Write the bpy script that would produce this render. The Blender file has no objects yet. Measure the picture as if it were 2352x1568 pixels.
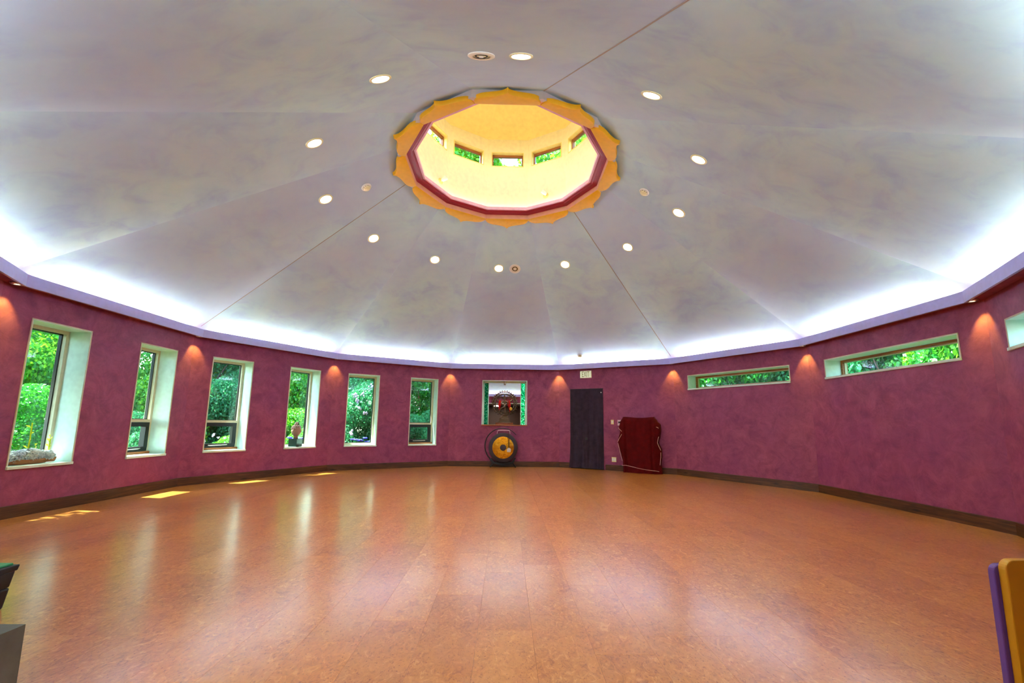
import bpy, bmesh, math, random
import numpy as np
from mathutils import Matrix, Vector

# ------------------------------------------------------------------ camera, world, sun, exposure
C = bpy.context.scene.collection
S = bpy.context.scene
R = 5.75                                    # circumradius of the twelve-sided room, metres
C15, S15, T15 = math.cos(math.radians(15)), math.sin(math.radians(15)), math.tan(math.radians(15))
AP = R * C15                                # distance from the centre to each wall face

cam = bpy.data.cameras.new('camera'); camo = bpy.data.objects.new('camera', cam); C.objects.link(camo)
yaw, pit, rol = 0.01932657, 0.14643429, 0.01206459
fw = Vector((math.sin(yaw) * math.cos(pit), math.cos(yaw) * math.cos(pit), math.sin(pit)))
rt = Vector((math.cos(yaw), -math.sin(yaw), 0)); up = rt.cross(fw)
r2 = rt * math.cos(rol) + up * math.sin(rol); u2 = -rt * math.sin(rol) + up * math.cos(rol)
mw = Matrix((r2, u2, -fw)).transposed().to_4x4(); mw.translation = Vector((0.0322, -6.233, 1.1157))
camo.matrix_world = mw
cam.sensor_width = 36.0; cam.sensor_fit = 'HORIZONTAL'
cam.lens = 994.376 / 2352 * 36.0
cam.shift_x = -6.14 / 2352; cam.shift_y = 43.3 / 2352
cam.clip_start = 0.02
S.camera = camo

w = bpy.data.worlds.new('world'); S.world = w; w.use_nodes = True
nt = w.node_tree; nt.nodes.clear()
sky = nt.nodes.new('ShaderNodeTexSky'); sky.sky_type = 'NISHITA'
sky.sun_disc = False; sky.sun_elevation = math.radians(60); sky.sun_rotation = math.radians(-95)
bgn = nt.nodes.new('ShaderNodeBackground'); bgn.inputs['Strength'].default_value = 0.9
wo = nt.nodes.new('ShaderNodeOutputWorld')
nt.links.new(sky.outputs[0], bgn.inputs[0]); nt.links.new(bgn.outputs[0], wo.inputs[0])

sl = bpy.data.lights.new('sun', 'SUN'); sl.energy = 12.5; sl.angle = math.radians(0.6); sl.color = (1.0, 0.98, 0.93)
so = bpy.data.objects.new('sun', sl); C.objects.link(so)
so.rotation_euler = Vector((0.454, -0.06, -0.89)).to_track_quat('-Z', 'Y').to_euler()
so.location = (-20, 2, 40)

S.view_settings.view_transform = 'Standard'; S.view_settings.look = 'None'
S.view_settings.gamma = 1.0; S.view_settings.use_curve_mapping = False
S.view_settings.exposure = 1.75
try:
    S.cycles.use_denoising = True
    S.cycles.sample_clamp_indirect = 8.0
    S.cycles.caustics_refractive = False
    S.cycles.caustics_reflective = False
    S.cycles.max_bounces = 6; S.cycles.diffuse_bounces = 4; S.cycles.glossy_bounces = 3; S.cycles.transparent_max_bounces = 10
    S.cycles.use_adaptive_sampling = True; S.cycles.adaptive_threshold = 0.03
except Exception:
    pass

COVE_W = 46.0          # cove strip emission strength
DOWN_W = 30.0          # downlight spot watts
PUCK_W = 14.0           # corner spot watts
RING_W = 5.0           # lantern ledge strip emission strength
COVE_COL = (0.97, 1.0, 0.97)
WARM = (1.0, 0.88, 0.70)

# ------------------------------------------------------------------ helpers
def s2l(c):
    return tuple((x / 12.92 if x <= 0.04045 else ((x + 0.055) / 1.055) ** 2.4) for x in (v / 255.0 for v in c))

class MB:
    def __init__(s): s.v = []; s.f = []
    def add(s, vs, fs):
        b = len(s.v); s.v += [tuple(p) for p in vs]; s.f += [tuple(i + b for i in f) for f in fs]; return s
    def box(s, x0, x1, y0, y1, z0, z1):
        return s.add([(x0,y0,z0),(x1,y0,z0),(x1,y1,z0),(x0,y1,z0),(x0,y0,z1),(x1,y0,z1),(x1,y1,z1),(x0,y1,z1)],
                     [(0,3,2,1),(4,5,6,7),(0,1,5,4),(1,2,6,5),(2,3,7,6),(3,0,4,7)])
    def prism(s, pts, z0, z1):
        n = len(pts)
        return s.add([(p[0],p[1],z0) for p in pts] + [(p[0],p[1],z1) for p in pts],
                     [tuple(range(n - 1, -1, -1)), tuple(range(n, 2 * n))] + [(i,(i+1)%n,n+(i+1)%n,n+i) for i in range(n)])
    def lathe(s, prof, n=24, M=None, cap=True):
        vs = []; fs = []; m = len(prof)
        for i in range(n):
            a = 2 * math.pi * i / n
            for r, z in prof: vs.append((r * math.cos(a), r * math.sin(a), z))
        for i in range(n):
            j = (i + 1) % n
            for k in range(m - 1): fs.append((i*m+k, j*m+k, j*m+k+1, i*m+k+1))
        if cap:
            if prof[0][0] > 1e-5: fs.append(tuple(i*m for i in range(n - 1, -1, -1)))
            if prof[-1][0] > 1e-5: fs.append(tuple(i*m+m-1 for i in range(n)))
        if M is not None: vs = [tuple(M @ Vector(p)) for p in vs]
        return s.add(vs, fs)
    def tube(s, pts, r, n=8, closed=False):
        pts = [Vector(p) for p in pts]; m = len(pts); rs = r if isinstance(r, (list, tuple)) else [r] * m
        vs = []; fs = []; prev = None
        for i, p in enumerate(pts):
            if closed: d = pts[(i + 1) % m] - pts[i - 1]
            else: d = pts[min(i + 1, m - 1)] - pts[max(i - 1, 0)]
            d = d.normalized() if d.length > 1e-9 else Vector((0, 0, 1))
            if prev is None:
                a = d.orthogonal().normalized()
            else:
                a = prev - d * prev.dot(d); a = a.normalized() if a.length > 1e-6 else d.orthogonal().normalized()
            prev = a; b = d.cross(a)
            for k in range(n):
                t = 2 * math.pi * k / n; vs.append(tuple(p + (a * math.cos(t) + b * math.sin(t)) * rs[i]))
        for i in range(m if closed else m - 1):
            j = (i + 1) % m
            for k in range(n): fs.append((i*n+k, i*n+(k+1)%n, j*n+(k+1)%n, j*n+k))
        if not closed: fs += [tuple(range(n - 1, -1, -1)), tuple((m-1)*n+k for k in range(n))]
        return s.add(vs, fs)
    def ball(s, c, r, n=10, m=6, sc=(1, 1, 1)):
        vs = [(c[0], c[1], c[2] - r * sc[2])]; fs = []
        for j in range(1, m):
            ph = -math.pi / 2 + math.pi * j / m
            for i in range(n):
                a = 2 * math.pi * i / n
                vs.append((c[0] + r*sc[0]*math.cos(ph)*math.cos(a), c[1] + r*sc[1]*math.cos(ph)*math.sin(a), c[2] + r*sc[2]*math.sin(ph)))
        vs.append((c[0], c[1], c[2] + r * sc[2])); L = len(vs) - 1
        for i in range(n): fs.append((0, 1 + (i+1)%n, 1 + i)); fs.append((L, L - n + i, L - n + (i+1)%n))
        for j in range(m - 2):
            for i in range(n):
                a, b = 1 + j*n + i, 1 + j*n + (i+1)%n; fs.append((a, b, b + n, a + n))
        return s.add(vs, fs)
    def grid(s, fn, nu, nv, flip=False):
        vs = [fn(i / nu, j / nv) for j in range(nv + 1) for i in range(nu + 1)]
        fs = []
        for j in range(nv):
            for i in range(nu):
                a = j * (nu + 1) + i; q = (a, a + 1, a + nu + 2, a + nu + 1); fs.append(q[::-1] if flip else q)
        return s.add(vs, fs)
    def mesh(s, name, mat, smooth=False, bevel=0.0, bseg=2):
        me = bpy.data.meshes.new(name); me.from_pydata(s.v, [], s.f)
        if bevel > 0:
            bm = bmesh.new(); bm.from_mesh(me)
            bmesh.ops.remove_doubles(bm, verts=bm.verts, dist=1e-6)
            es = [e for e in bm.edges if len(e.link_faces) == 2 and e.calc_face_angle(0) > 0.5]
            bmesh.ops.bevel(bm, geom=es, offset=bevel, segments=bseg, affect='EDGES', profile=0.5)
            bm.to_mesh(me); bm.free()
        me.validate(); me.update()
        if mat is not None: me.materials.append(mat)
        if smooth:
            me.polygons.foreach_set('use_smooth', [True] * len(me.polygons))
            if smooth is not True:
                me.set_sharp_from_angle(angle=math.radians(smooth))
        return me
    def build(s, name, mat, parent=None, M=None, smooth=False, bevel=0.0, bseg=2):
        return link(name, s.mesh(name, mat, smooth, bevel, bseg), parent, M)

def link(name, me, parent=None, M=None):
    o = bpy.data.objects.new(name, me); C.objects.link(o)
    if parent is not None: o.parent = parent
    if M is not None: o.matrix_local = M
    return o
def empty(name, M=None):
    o = bpy.data.objects.new(name, None); o.empty_display_size = 0.1; C.objects.link(o)
    if M is not None: o.matrix_world = M
    return o
def tag(o, label=None, cat=None, group=None, kind=None):
    if label: o['label'] = label
    if cat: o['category'] = cat
    if group: o['group'] = group
    if kind: o['kind'] = kind
    return o
def struct(o, label=None):
    o['kind'] = 'structure'
    if label: o['label'] = label
    return o
def T(x, y, z): return Matrix.Translation((x, y, z))
def RZ(a): return Matrix.Rotation(a, 4, 'Z')
def RX(a): return Matrix.Rotation(a, 4, 'X')
def wa(k): return math.radians(90 - (k - 4) * 30)             # direction of wall k
def va(k): return math.radians(105 - (k - 4) * 30)            # direction of corner k (left end of wall k)
def frame(k, ap=AP):
    """u runs to the right seen from inside, d runs outwards, z up"""
    a = wa(k); M = Matrix.Identity(4)
    M[0][0], M[1][0] = math.sin(a), -math.cos(a)
    M[0][1], M[1][1] = math.cos(a), math.sin(a)
    M[0][3], M[1][3] = ap * math.cos(a), ap * math.sin(a)
    return M
def poly12(r, off=0.0): return [(r * math.cos(math.radians(15 + 30 * i) + off), r * math.sin(math.radians(15 + 30 * i) + off)) for i in range(12)]

# ------------------------------------------------------------------ materials
class NB:
    def __init__(s, name):
        s.m = bpy.data.materials.new(name); s.m.use_nodes = True; s.t = s.m.node_tree; s.t.nodes.clear()
        s.out = s.t.nodes.new('ShaderNodeOutputMaterial')
    def n(s, typ, **kw):
        nd = s.t.nodes.new(typ)
        for k, v in kw.items():
            if k.startswith('_'): setattr(nd, k[1:], v)
            else: nd.inputs[k.replace('__', ' ')].default_value = v
        return nd
    def l(s, a, b): s.t.links.new(a, b)
    def pr(s, col=None, rough=0.6, metal=0.0, spec=0.5):
        p = s.n('ShaderNodeBsdfPrincipled'); p.inputs['Roughness'].default_value = rough; p.inputs['Metallic'].default_value = metal
        p.inputs['Specular IOR Level'].default_value = spec
        if col is not None: p.inputs['Base Color'].default_value = (*col, 1)
        s.l(p.outputs[0], s.out.inputs[0]); return p
    def coord(s, scale=(1, 1, 1), rnd=0.0, gen='Object'):
        tc = s.n('ShaderNodeTexCoord'); src = tc.outputs[gen]
        if rnd:
            oi = s.n('ShaderNodeObjectInfo'); mu = s.n('ShaderNodeVectorMath', _operation='SCALE'); cx = s.n('ShaderNodeCombineXYZ')
            s.l(oi.outputs['Random'], cx.inputs[0]); s.l(oi.outputs['Random'], cx.inputs[1]); s.l(oi.outputs['Random'], cx.inputs[2])
            s.l(cx.outputs[0], mu.inputs[0]); mu.inputs['Scale'].default_value = rnd
            ad = s.n('ShaderNodeVectorMath', _operation='ADD'); s.l(src, ad.inputs[0]); s.l(mu.outputs[0], ad.inputs[1]); src = ad.outputs[0]
        mp = s.n('ShaderNodeMapping'); mp.inputs['Scale'].default_value = scale; s.l(src, mp.inputs[0]); return mp.outputs[0]
    def noise(s, vec, scale, detail=4, rough=0.55, dist=0.0):
        nd = s.n('ShaderNodeTexNoise', Scale=scale, Detail=detail, Roughness=rough, Distortion=dist); s.l(vec, nd.inputs['Vector']); return nd.outputs['Fac']
    def ramp(s, fac, stops, interp='LINEAR'):
        r = s.n('ShaderNodeValToRGB'); r.color_ramp.interpolation = interp; e = r.color_ramp.elements
        while len(e) < len(stops): e.new(0.5)
        for x, (p, c) in zip(e, stops): x.position = p; x.color = (*c, 1) if len(c) == 3 else c
        s.l(fac, r.inputs[0]); return r.outputs[0]
    def mix(s, fac, a, b, mode='MIX'):
        m = s.n('ShaderNodeMix', _data_type='RGBA', _blend_type=mode)
        for src, i in ((fac, 0), (a, 6), (b, 7)):
            if hasattr(src, 'links'): s.l(src, m.inputs[i])
            else: m.inputs[i].default_value = src if i == 0 else (*src, 1)
        return m.outputs[2]
    def bump(s, p, h, strength=0.2, dist=0.01):
        b = s.n('ShaderNodeBump', Strength=strength, Distance=dist); s.l(h, b.inputs['Height']); s.l(b.outputs[0], p.inputs['Normal'])

def plain(name, col, rough=0.6, metal=0.0, spec=0.5):
    b = NB(name); p = b.pr(col, rough, metal, spec)
    v = b.coord(); n = b.noise(v, 14, 1)
    f = b.ramp(n, [(0.35, tuple(min(1, x * 1.03) for x in col)), (0.7, tuple(x * 0.95 for x in col))]); b.l(f, p.inputs['Base Color'])
    return b.m
def emis(name, col, strength):
    b = NB(name); e = b.n('ShaderNodeEmission', Strength=strength); e.inputs[0].default_value = (*col, 1); b.l(e.outputs[0], b.out.inputs[0]); return b.m

def mat_plaster():
    b = NB('plum_plaster'); p = b.pr(rough=0.55, spec=0.35)
    v = b.coord(rnd=37.0)
    n1 = b.noise(v, 3.2, 5, 0.72, 1.2); n2 = b.noise(v, 4.6, 6, 0.74, 0.8); n3 = b.noise(v, 0.8, 1)
    c1 = b.ramp(n1, [(0.36, s2l((126, 48, 80))), (0.5, s2l((144, 60, 90))), (0.64, s2l((162, 78, 104)))])
    c2 = b.ramp(n2, [(0.4, s2l((120, 46, 78))), (0.6, s2l((166, 82, 108)))])
    c = b.mix(0.45, c1, c2); c = b.mix(b.ramp(n3, [(0.4, (0, 0, 0)), (0.7, (0.35, 0.35, 0.35))]), c, s2l((130, 52, 98)))
    b.l(c, p.inputs['Base Color']); return b.m
def mat_ceiling():
    b = NB('clouded_ceiling_paint'); p = b.pr(rough=0.7, spec=0.25)
    v = b.coord(rnd=19.0, scale=(1, 1.2, 1))
    n1 = b.noise(v, 0.9, 3, 0.62, 0.7); n2 = b.noise(v, 2.6, 4, 0.62, 0.6); n3 = b.noise(v, 0.45, 1, 0.5)
    c1 = b.ramp(n1, [(0.32, s2l((166, 194, 230))), (0.5, s2l((190, 226, 240))), (0.68, s2l((202, 238, 238)))])
    c2 = b.ramp(n2, [(0.30, s2l((170, 196, 234))), (0.5, s2l((192, 228, 240))), (0.70, s2l((204, 234, 246)))])
    c = b.mix(0.5, c1, c2); c = b.mix(b.ramp(n3, [(0.42, (0, 0, 0)), (0.62, (0.6, 0.6, 0.6))]), c, s2l((184, 200, 236)))
    b.l(c, p.inputs['Base Color']); return b.m
def mat_cork():
    b = NB('cork_plank'); p = b.pr(rough=0.35, spec=0.25); p.inputs['Coat Weight'].default_value = 1.0; p.inputs['Coat Roughness'].default_value = 0.21; p.inputs['Coat IOR'].default_value = 1.5
    oi = b.n('ShaderNodeObjectInfo'); v = b.coord(rnd=53.0, scale=(1.0, 0.6, 1.0))
    big = b.noise(v, 3.2, 3, 0.62, 0.8); flake = b.noise(v, 24, 4, 0.66, 1.6); fine = b.noise(v, 90, 2, 0.7)
    col = b.ramp(flake, [(0.34, s2l((166, 98, 36))), (0.46, s2l((192, 120, 46))), (0.58, s2l((204, 132, 54))), (0.66, s2l((224, 160, 82)))])
    col = b.mix(b.ramp(big, [(0.40, (0, 0, 0)), (0.66, (0.55, 0.55, 0.55))]), col, s2l((212, 144, 66)))
    col = b.mix(1.0, col, b.ramp(fine, [(0.28, s2l((190, 160, 140))), (0.42, (1, 1, 1))]), 'MULTIPLY')
    tone = b.ramp(oi.outputs['Random'], [(0.0, s2l((240, 230, 222))), (0.35, s2l((248, 243, 238))), (0.7, (1, 1, 1)), (1.0, s2l((255, 244, 224)))])
    col = b.mix(1.0, col, tone, 'MULTIPLY'); b.l(col, p.inputs['Base Color']); return b.m
def mat_wood(name, dark, mid, light, axis=0, scale=1.0, rough=0.5):
    b = NB(name); p = b.pr(rough=rough, spec=0.4)
    sc = [14.0 * scale] * 3; sc[axis] = 1.1 * scale
    v = b.coord(scale=tuple(sc), rnd=23.0); n = b.noise(v, 1.6, 7, 0.62, 1.6)
    v2 = b.coord(rnd=23.0, scale=tuple(1.2 if i == axis else 5.0 for i in range(3)))
    vo = b.n('ShaderNodeTexVoronoi', Scale=1.6 * scale); b.l(v2, vo.inputs['Vector'])
    kn = b.ramp(vo.outputs['Distance'], [(0.05, (1, 1, 1)), (0.16, (0, 0, 0))])
    c = b.ramp(n, [(0.3, dark), (0.52, mid), (0.75, light)]); c = b.mix(kn, c, tuple(x * 0.45 for x in dark))
    b.l(c, p.inputs['Base Color']); b.bump(p, n, 0.15, 0.004); return b.m
def mat_glass():
    b = NB('window_glass'); tr = b.n('ShaderNodeBsdfTransparent'); tr.inputs[0].default_value = (0.90, 0.99, 0.95, 1)
    gl = b.n('ShaderNodeBsdfGlossy', Roughness=0.0); lw = b.n('ShaderNodeLayerWeight', Blend=0.5); pw = b.n('ShaderNodeMath', _operation='POWER'); pw.inputs[1].default_value = 5.0; b.l(lw.outputs['Facing'], pw.inputs[0])
    ma = b.n('ShaderNodeMath', _operation='MULTIPLY_ADD'); ma.inputs[1].default_value = 0.9; ma.inputs[2].default_value = 0.04; b.l(pw.outputs[0], ma.inputs[0]); mx = b.n('ShaderNodeMixShader')
    b.l(ma.outputs[0], mx.inputs[0]); b.l(tr.outputs[0], mx.inputs[1]); b.l(gl.outputs[0], mx.inputs[2]); b.l(mx.outputs[0], b.out.inputs[0]); return b.m
def mat_texglass():
    b = NB('teal_textured_glass')
    v = b.coord(scale=(1, 1, 0.7)); vo = b.n('ShaderNodeTexVoronoi', Scale=60.0); b.l(v, vo.inputs['Vector'])
    sep = b.n('ShaderNodeSeparateColor'); b.l(vo.outputs['Color'], sep.inputs[0])
    col = b.ramp(sep.outputs[0], [(0.0, s2l((6, 70, 62))), (0.45, s2l((30, 150, 110))), (0.8, s2l((90, 210, 160))), (1.0, s2l((220, 250, 240)))])
    gl = b.n('ShaderNodeBsdfGlossy', Roughness=0.12); b.l(col, gl.inputs[0])
    tl = b.n('ShaderNodeBsdfTranslucent'); b.l(col, tl.inputs[0]); tr = b.n('ShaderNodeBsdfTransparent'); b.l(col, tr.inputs[0])
    bp = b.n('ShaderNodeBump', Strength=0.8, Distance=0.02); b.l(vo.outputs['Distance'], bp.inputs['Height']); b.l(bp.outputs[0], gl.inputs['Normal'])
    m1 = b.n('ShaderNodeMixShader', Fac=0.30); b.l(tr.outputs[0], m1.inputs[1]); b.l(gl.outputs[0], m1.inputs[2])
    m2 = b.n('ShaderNodeMixShader', Fac=0.30); b.l(m1.outputs[0], m2.inputs[1]); b.l(tl.outputs[0], m2.inputs[2]); b.l(m2.outputs[0], b.out.inputs[0]); return b.m
def mat_leaf(name, c0, c1, c2, trans=0.5):
    b = NB(name); geo = b.n('ShaderNodeNewGeometry')
    c0, c1, c2 = (tuple(x * 0.85 for x in c) for c in (c0, c1, c2))
    col = b.ramp(geo.outputs['Random Per Island'], [(0.0, c0), (0.55, c1), (1.0, c2)])
    d = b.n('ShaderNodeBsdfDiffuse'); t = b.n('ShaderNodeBsdfTranslucent'); g = b.n('ShaderNodeBsdfGlossy', Roughness=0.45)
    b.l(col, d.inputs[0]); tc = b.mix(0.5, col, c2); b.l(tc, t.inputs[0])
    m1 = b.n('ShaderNodeMixShader', Fac=trans); b.l(d.outputs[0], m1.inputs[1]); b.l(t.outputs[0], m1.inputs[2])
    m2 = b.n('ShaderNodeMixShader', Fac=0.03); b.l(m1.outputs[0], m2.inputs[1]); b.l(g.outputs[0], m2.inputs[2]); b.l(m2.outputs[0], b.out.inputs[0]); return b.m
def mat_bark():
    return mat_wood('bark', s2l((42, 34, 28)), s2l((72, 58, 46)), s2l((104, 88, 70)), 2, 1.0, 0.9)
def mat_cloth(name, col, rough=0.9, weave=240):
    b = NB(name); p = b.pr(rough=rough, spec=0.15); p.inputs['Sheen Weight'].default_value = 0.0
    v = b.coord(); n = b.noise(v, 9, 5); n2 = b.noise(v, weave, 2)
    c = b.ramp(n, [(0.3, tuple(x * 0.75 for x in col)), (0.7, tuple(min(1, x * 1.15) for x in col))]); b.l(c, p.inputs['Base Color'])
    b.bump(p, n2, 0.3, 0.002); return b.m

M = {}
M['plaster'] = mat_plaster(); M['ceiling'] = mat_ceiling(); M['cork'] = mat_cork()
M['subfloor'] = plain('subfloor', s2l((92, 46, 22)), 0.8)
M['base'] = mat_wood('dark_baseboard_wood', s2l((50, 27, 12)), s2l((82, 47, 22)), s2l((112, 68, 34)), 0, 1.0, 0.45)
M['lilac'] = plain('lilac_paint', s2l((190, 192, 250)), 0.55)
M['reveal'] = plain('pale_reveal_paint', s2l((222, 250, 240)), 0.5)
M['cream'] = plain('cream_frame_paint', s2l((214, 208, 176)), 0.45)
M['sillwood'] = mat_wood('sill_wood', s2l((120, 64, 28)), s2l((168, 98, 48)), s2l((202, 138, 80)), 0, 1.0, 0.4)
M['blacksash'] = plain('black_sash', s2l((16, 15, 15)), 0.4)
M['glass'] = mat_glass(); M['texglass'] = mat_texglass()
M['metal'] = plain('brushed_metal', s2l((190, 186, 178)), 0.3, 1.0)
b_ = NB('mirror'); b_.pr((0.92, 0.94, 0.93), 0.01, 1.0); M['mirror'] = b_.m
M['cove'] = emis('cove_strip_glow', COVE_COL, COVE_W)
M['ring'] = emis('lantern_strip_glow', (1.0, 0.93, 0.72), RING_W)
M['lamp'] = emis('lamp_glow', (1.0, 0.90, 0.66), 14.0)
M['pucklens'] = emis('spot_lens_glow', (1.0, 0.75, 0.5), 4.0)
M['trimwarm'] = plain('warm_lamp_trim', s2l((240, 240, 196)), 0.35)
M['fixture'] = plain('cream_fixture', s2l((240, 244, 236)), 0.45)
M['dark'] = plain('dark_hole', s2l((58, 48, 38)), 0.7)
M['petal'] = plain('golden_petal_paint', s2l((230, 172, 6)), 0.5)
M['drum'] = plain('pale_yellow_paint', s2l((252, 240, 200)), 0.6)
M['drumdeep'] = plain('deep_yellow_paint', s2l((248, 224, 140)), 0.55)
M['crimson'] = plain('crimson_moulding', s2l((150, 26, 50)), 0.35)
M['rose'] = plain('rose_moulding', s2l((246, 196, 224)), 0.4)
M['peach'] = plain('peach_fascia', s2l((226, 160, 130)), 0.5)
M['brown'] = plain('dark_brown_paint', s2l((70, 42, 30)), 0.6)
M['white'] = plain('white_plastic', s2l((240, 236, 226)), 0.4)
M['roof'] = plain('roof_shingle', s2l((88, 84, 80)), 0.9)
M['soil'] = plain('garden_ground', s2l((40, 66, 24)), 0.95)
M['bark'] = mat_bark()
M['leafA'] = mat_leaf('leaf_deep', s2l((10, 92, 40)), s2l((26, 146, 50)), s2l((84, 192, 40)))
M['leafB'] = mat_leaf('leaf_bright', s2l((22, 128, 34)), s2l((58, 172, 40)), s2l((140, 206, 40)))
M['leafC'] = mat_leaf('leaf_teal', s2l((10, 92, 58)), s2l((28, 142, 86)), s2l((96, 196, 120)))
M['leafY'] = mat_leaf('leaf_yellow', s2l((150, 180, 20)), s2l((206, 220, 30)), s2l((240, 236, 90)))
M['blossom'] = mat_leaf('blossom_pale', s2l((206, 186, 214)), s2l((228, 214, 232)), s2l((246, 240, 244)), 0.35)
M['collar'] = plain('grey_collar_paint', s2l((196, 186, 184)), 0.7)
M['joint'] = plain('joint_filler', s2l((164, 160, 160)), 0.8)
M['iris'] = mat_leaf('iris_blue', s2l((70, 80, 200)), s2l((100, 110, 226)), s2l((150, 150, 240)), 0.35)

# ------------------------------------------------------------------ the setting: floor
SIDE = ['left_front', 'left', 'left_back', 'back_left', 'back', 'back_right', 'right_back', 'right', 'right_front', 'front_right', 'front', 'front_left']
fl = MB().prism(poly12(R + 0.36), -0.10, -0.012).build('floor', M['subfloor']); struct(fl, 'amber cork plank floor of the twelve-sided room')
PW, PL = 0.297, 0.930
def clip12(poly, ap):
    for k in range(12):
        a = wa(k); nx, ny = math.cos(a), math.sin(a); out = []
        for i in range(len(poly)):
            p, q = poly[i], poly[(i + 1) % len(poly)]
            dp, dq = ap - (p[0]*nx + p[1]*ny), ap - (q[0]*nx + q[1]*ny)
            if dp >= 0: out.append(p)
            if (dp >= 0) != (dq >= 0):
                t = dp / (dp - dq); out.append((p[0] + (q[0]-p[0])*t, p[1] + (q[1]-p[1])*t))
        poly = out
        if len(poly) < 3: return []
    return poly
rng = random.Random(4)
planks = []; G = 0.0004
x0 = -0.40 - PW * 24
for i in range(60):
    xa = x0 + i * PW
    if xa > R: break
    off = 1.06 if i == 23 else {24: 0.38, 28: 0.755, 29: 0.755}.get(i, rng.random() * PL)
    ystart = -3.56 - PL * 4 + (0 if i == 23 else off)
    for j in range(20):
        ya = ystart + j * PL
        full = [(xa + G, ya + G), (xa + PW - G, ya + G), (xa + PW - G, ya + PL - G), (xa + G, ya + PL - G)]
        c = clip12(full, AP - 0.004)
        if len(c) >= 3:
            cx, cy = xa + PW / 2, ya + PL / 2
            area = abs(sum(c[n][0]*c[(n+1) % len(c)][1] - c[(n+1) % len(c)][0]*c[n][1] for n in range(len(c)))) / 2
            if area < 0.004: continue
            planks.append((math.hypot(cx - 0.03, cy + 6.23), cx, cy, c, area > PW * PL * 0.985))
planks.sort(key=lambda t: t[0])
hx, hy = PW / 2 - G, PL / 2 - G
plank_me = MB().prism([(-hx,-hy),(hx,-hy),(hx,hy),(-hx,hy)], -0.012, 0.0).mesh('plank', M['cork'])
rest = MB()
for n, (d_, cx, cy, c, whole) in enumerate(planks):
    if n < 300:
        if whole: link('plank', plank_me, fl, T(cx, cy, 0))
        else: MB().prism([(p[0]-cx, p[1]-cy) for p in c], -0.012, 0.0).build('plank', M['cork'], fl, T(cx, cy, 0))
    else: rest.prism(c, -0.012, 0.0)
if rest.v: tag(rest.build('far_planks', M['cork'], fl), kind='stuff')

# ------------------------------------------------------------------ walls
TH = 0.40; ZT = 2.72
WU0, WU1, WZ0, WZ1 = 0.40, 1.142, 0.562, 2.282       # upright windows
HZ0, HZ1, HU0, HU1 = 1.968, 2.285, -1.092, 1.152     # strip windows
NU, NZ0, NZ1 = 0.612, 1.092, 2.296                   # niche
holes = {k: [] for k in range(12)}
for k in (1, 2, 3): holes[k] = [(-WU1, -WU0, WZ0, WZ1), (WU0, WU1, WZ0, WZ1)]
holes[4] = [(-NU, NU, NZ0, NZ1)]
holes[5] = [(-1.15, -0.27, 0.0, 2.045)]
for k in (6, 7, 8): holes[k] = [(HU0, HU1, HZ0, HZ1)]
holes[10] = [(-1.05, 1.05, 0.0, 2.20), (-1.44, -1.10, 0.12, 2.20), (1.10, 1.44, 0.12, 2.20)]
for k in range(12):
    h = AP * T15; h2 = (AP + TH) * T15; hs = holes[k]
    us = sorted({-h, h} | {x for q in hs for x in q[:2]}); zs = sorted({-0.06, ZT} | {(-0.06 if x == 0 else x) for q in hs for x in q[2:]})
    mb = MB()
    def bu(x): return -h2 if x == -h else (h2 if x == h else x)
    inside = lambda u, z: any(q[0] < u < q[1] and q[2] - 0.07 * (q[2] == 0) < z < q[3] for q in hs)
    for i in range(len(us) - 1):
        for j in range(len(zs) - 1):
            if inside((us[i]+us[i+1])/2, (zs[j]+zs[j+1])/2): continue
            a, b, c, d = us[i], us[i+1], zs[j], zs[j+1]
            mb.add([(a,0,c),(b,0,c),(b,0,d),(a,0,d)], [(0,1,2,3)])
            mb.add([(bu(a),TH,c),(bu(b),TH,c),(bu(b),TH,d),(bu(a),TH,d)], [(3,2,1,0)])
    for q in hs:
        a, b, c, d = q
        c = -0.06 if c == 0 else c
        mb.add([(a,0,c),(a,TH,c),(a,TH,d),(a,0,d)], [(0,1,2,3)]); mb.add([(b,0,c),(b,TH,c),(b,TH,d),(b,0,d)], [(3,2,1,0)])
        mb.add([(a,0,d),(a,TH,d),(b,TH,d),(b,0,d)], [(0,1,2,3)])
        if c > 0: mb.add([(a,0,c),(a,TH,c),(b,TH,c),(b,0,c)], [(3,2,1,0)])
    mb.add([(-h,0,ZT),(h,0,ZT),(h2,TH,ZT),(-h2,TH,ZT)], [(0,1,2,3)])
    mb.add([(-h,0,-.06),(-h,0,ZT),(-h2,TH,ZT),(-h2,TH,-.06)], [(0,1,2,3)]); mb.add([(h,0,-.06),(h,0,ZT),(h2,TH,ZT),(h2,TH,-.06)], [(3,2,1,0)])
    wl = mb.build('wall_' + SIDE[k], M['plaster'], None, frame(k)); struct(wl, 'plum plaster wall')
    # baseboards, cut where a doorway stands
    spans = [(-h, h)]
    if k == 5: spans = [(-h, -1.19), (-0.23, h)]
    if k == 10: spans = [(-h, -1.07), (1.07, h)]
    bh, bt = 0.139, 0.02
    first = None
    for a, b in spans:
        a2 = a + bt * T15 if a == -h else a; b2 = b - bt * T15 if b == h else b
        v = [(a,0,0),(b,0,0),(b2,-bt,0),(a2,-bt,0),(a,0,bh),(b,0,bh),(b2,-bt,bh-0.004),(a2,-bt,bh-0.004)]
        o = MB().add(v, [(0,1,2,3),(7,6,5,4),(3,2,6,7),(0,4,5,1),(0,3,7,4),(1,5,6,2)]).build('baseboard_' + SIDE[k], M['base'], None, frame(k)); struct(o, 'dark wooden baseboard')

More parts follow.
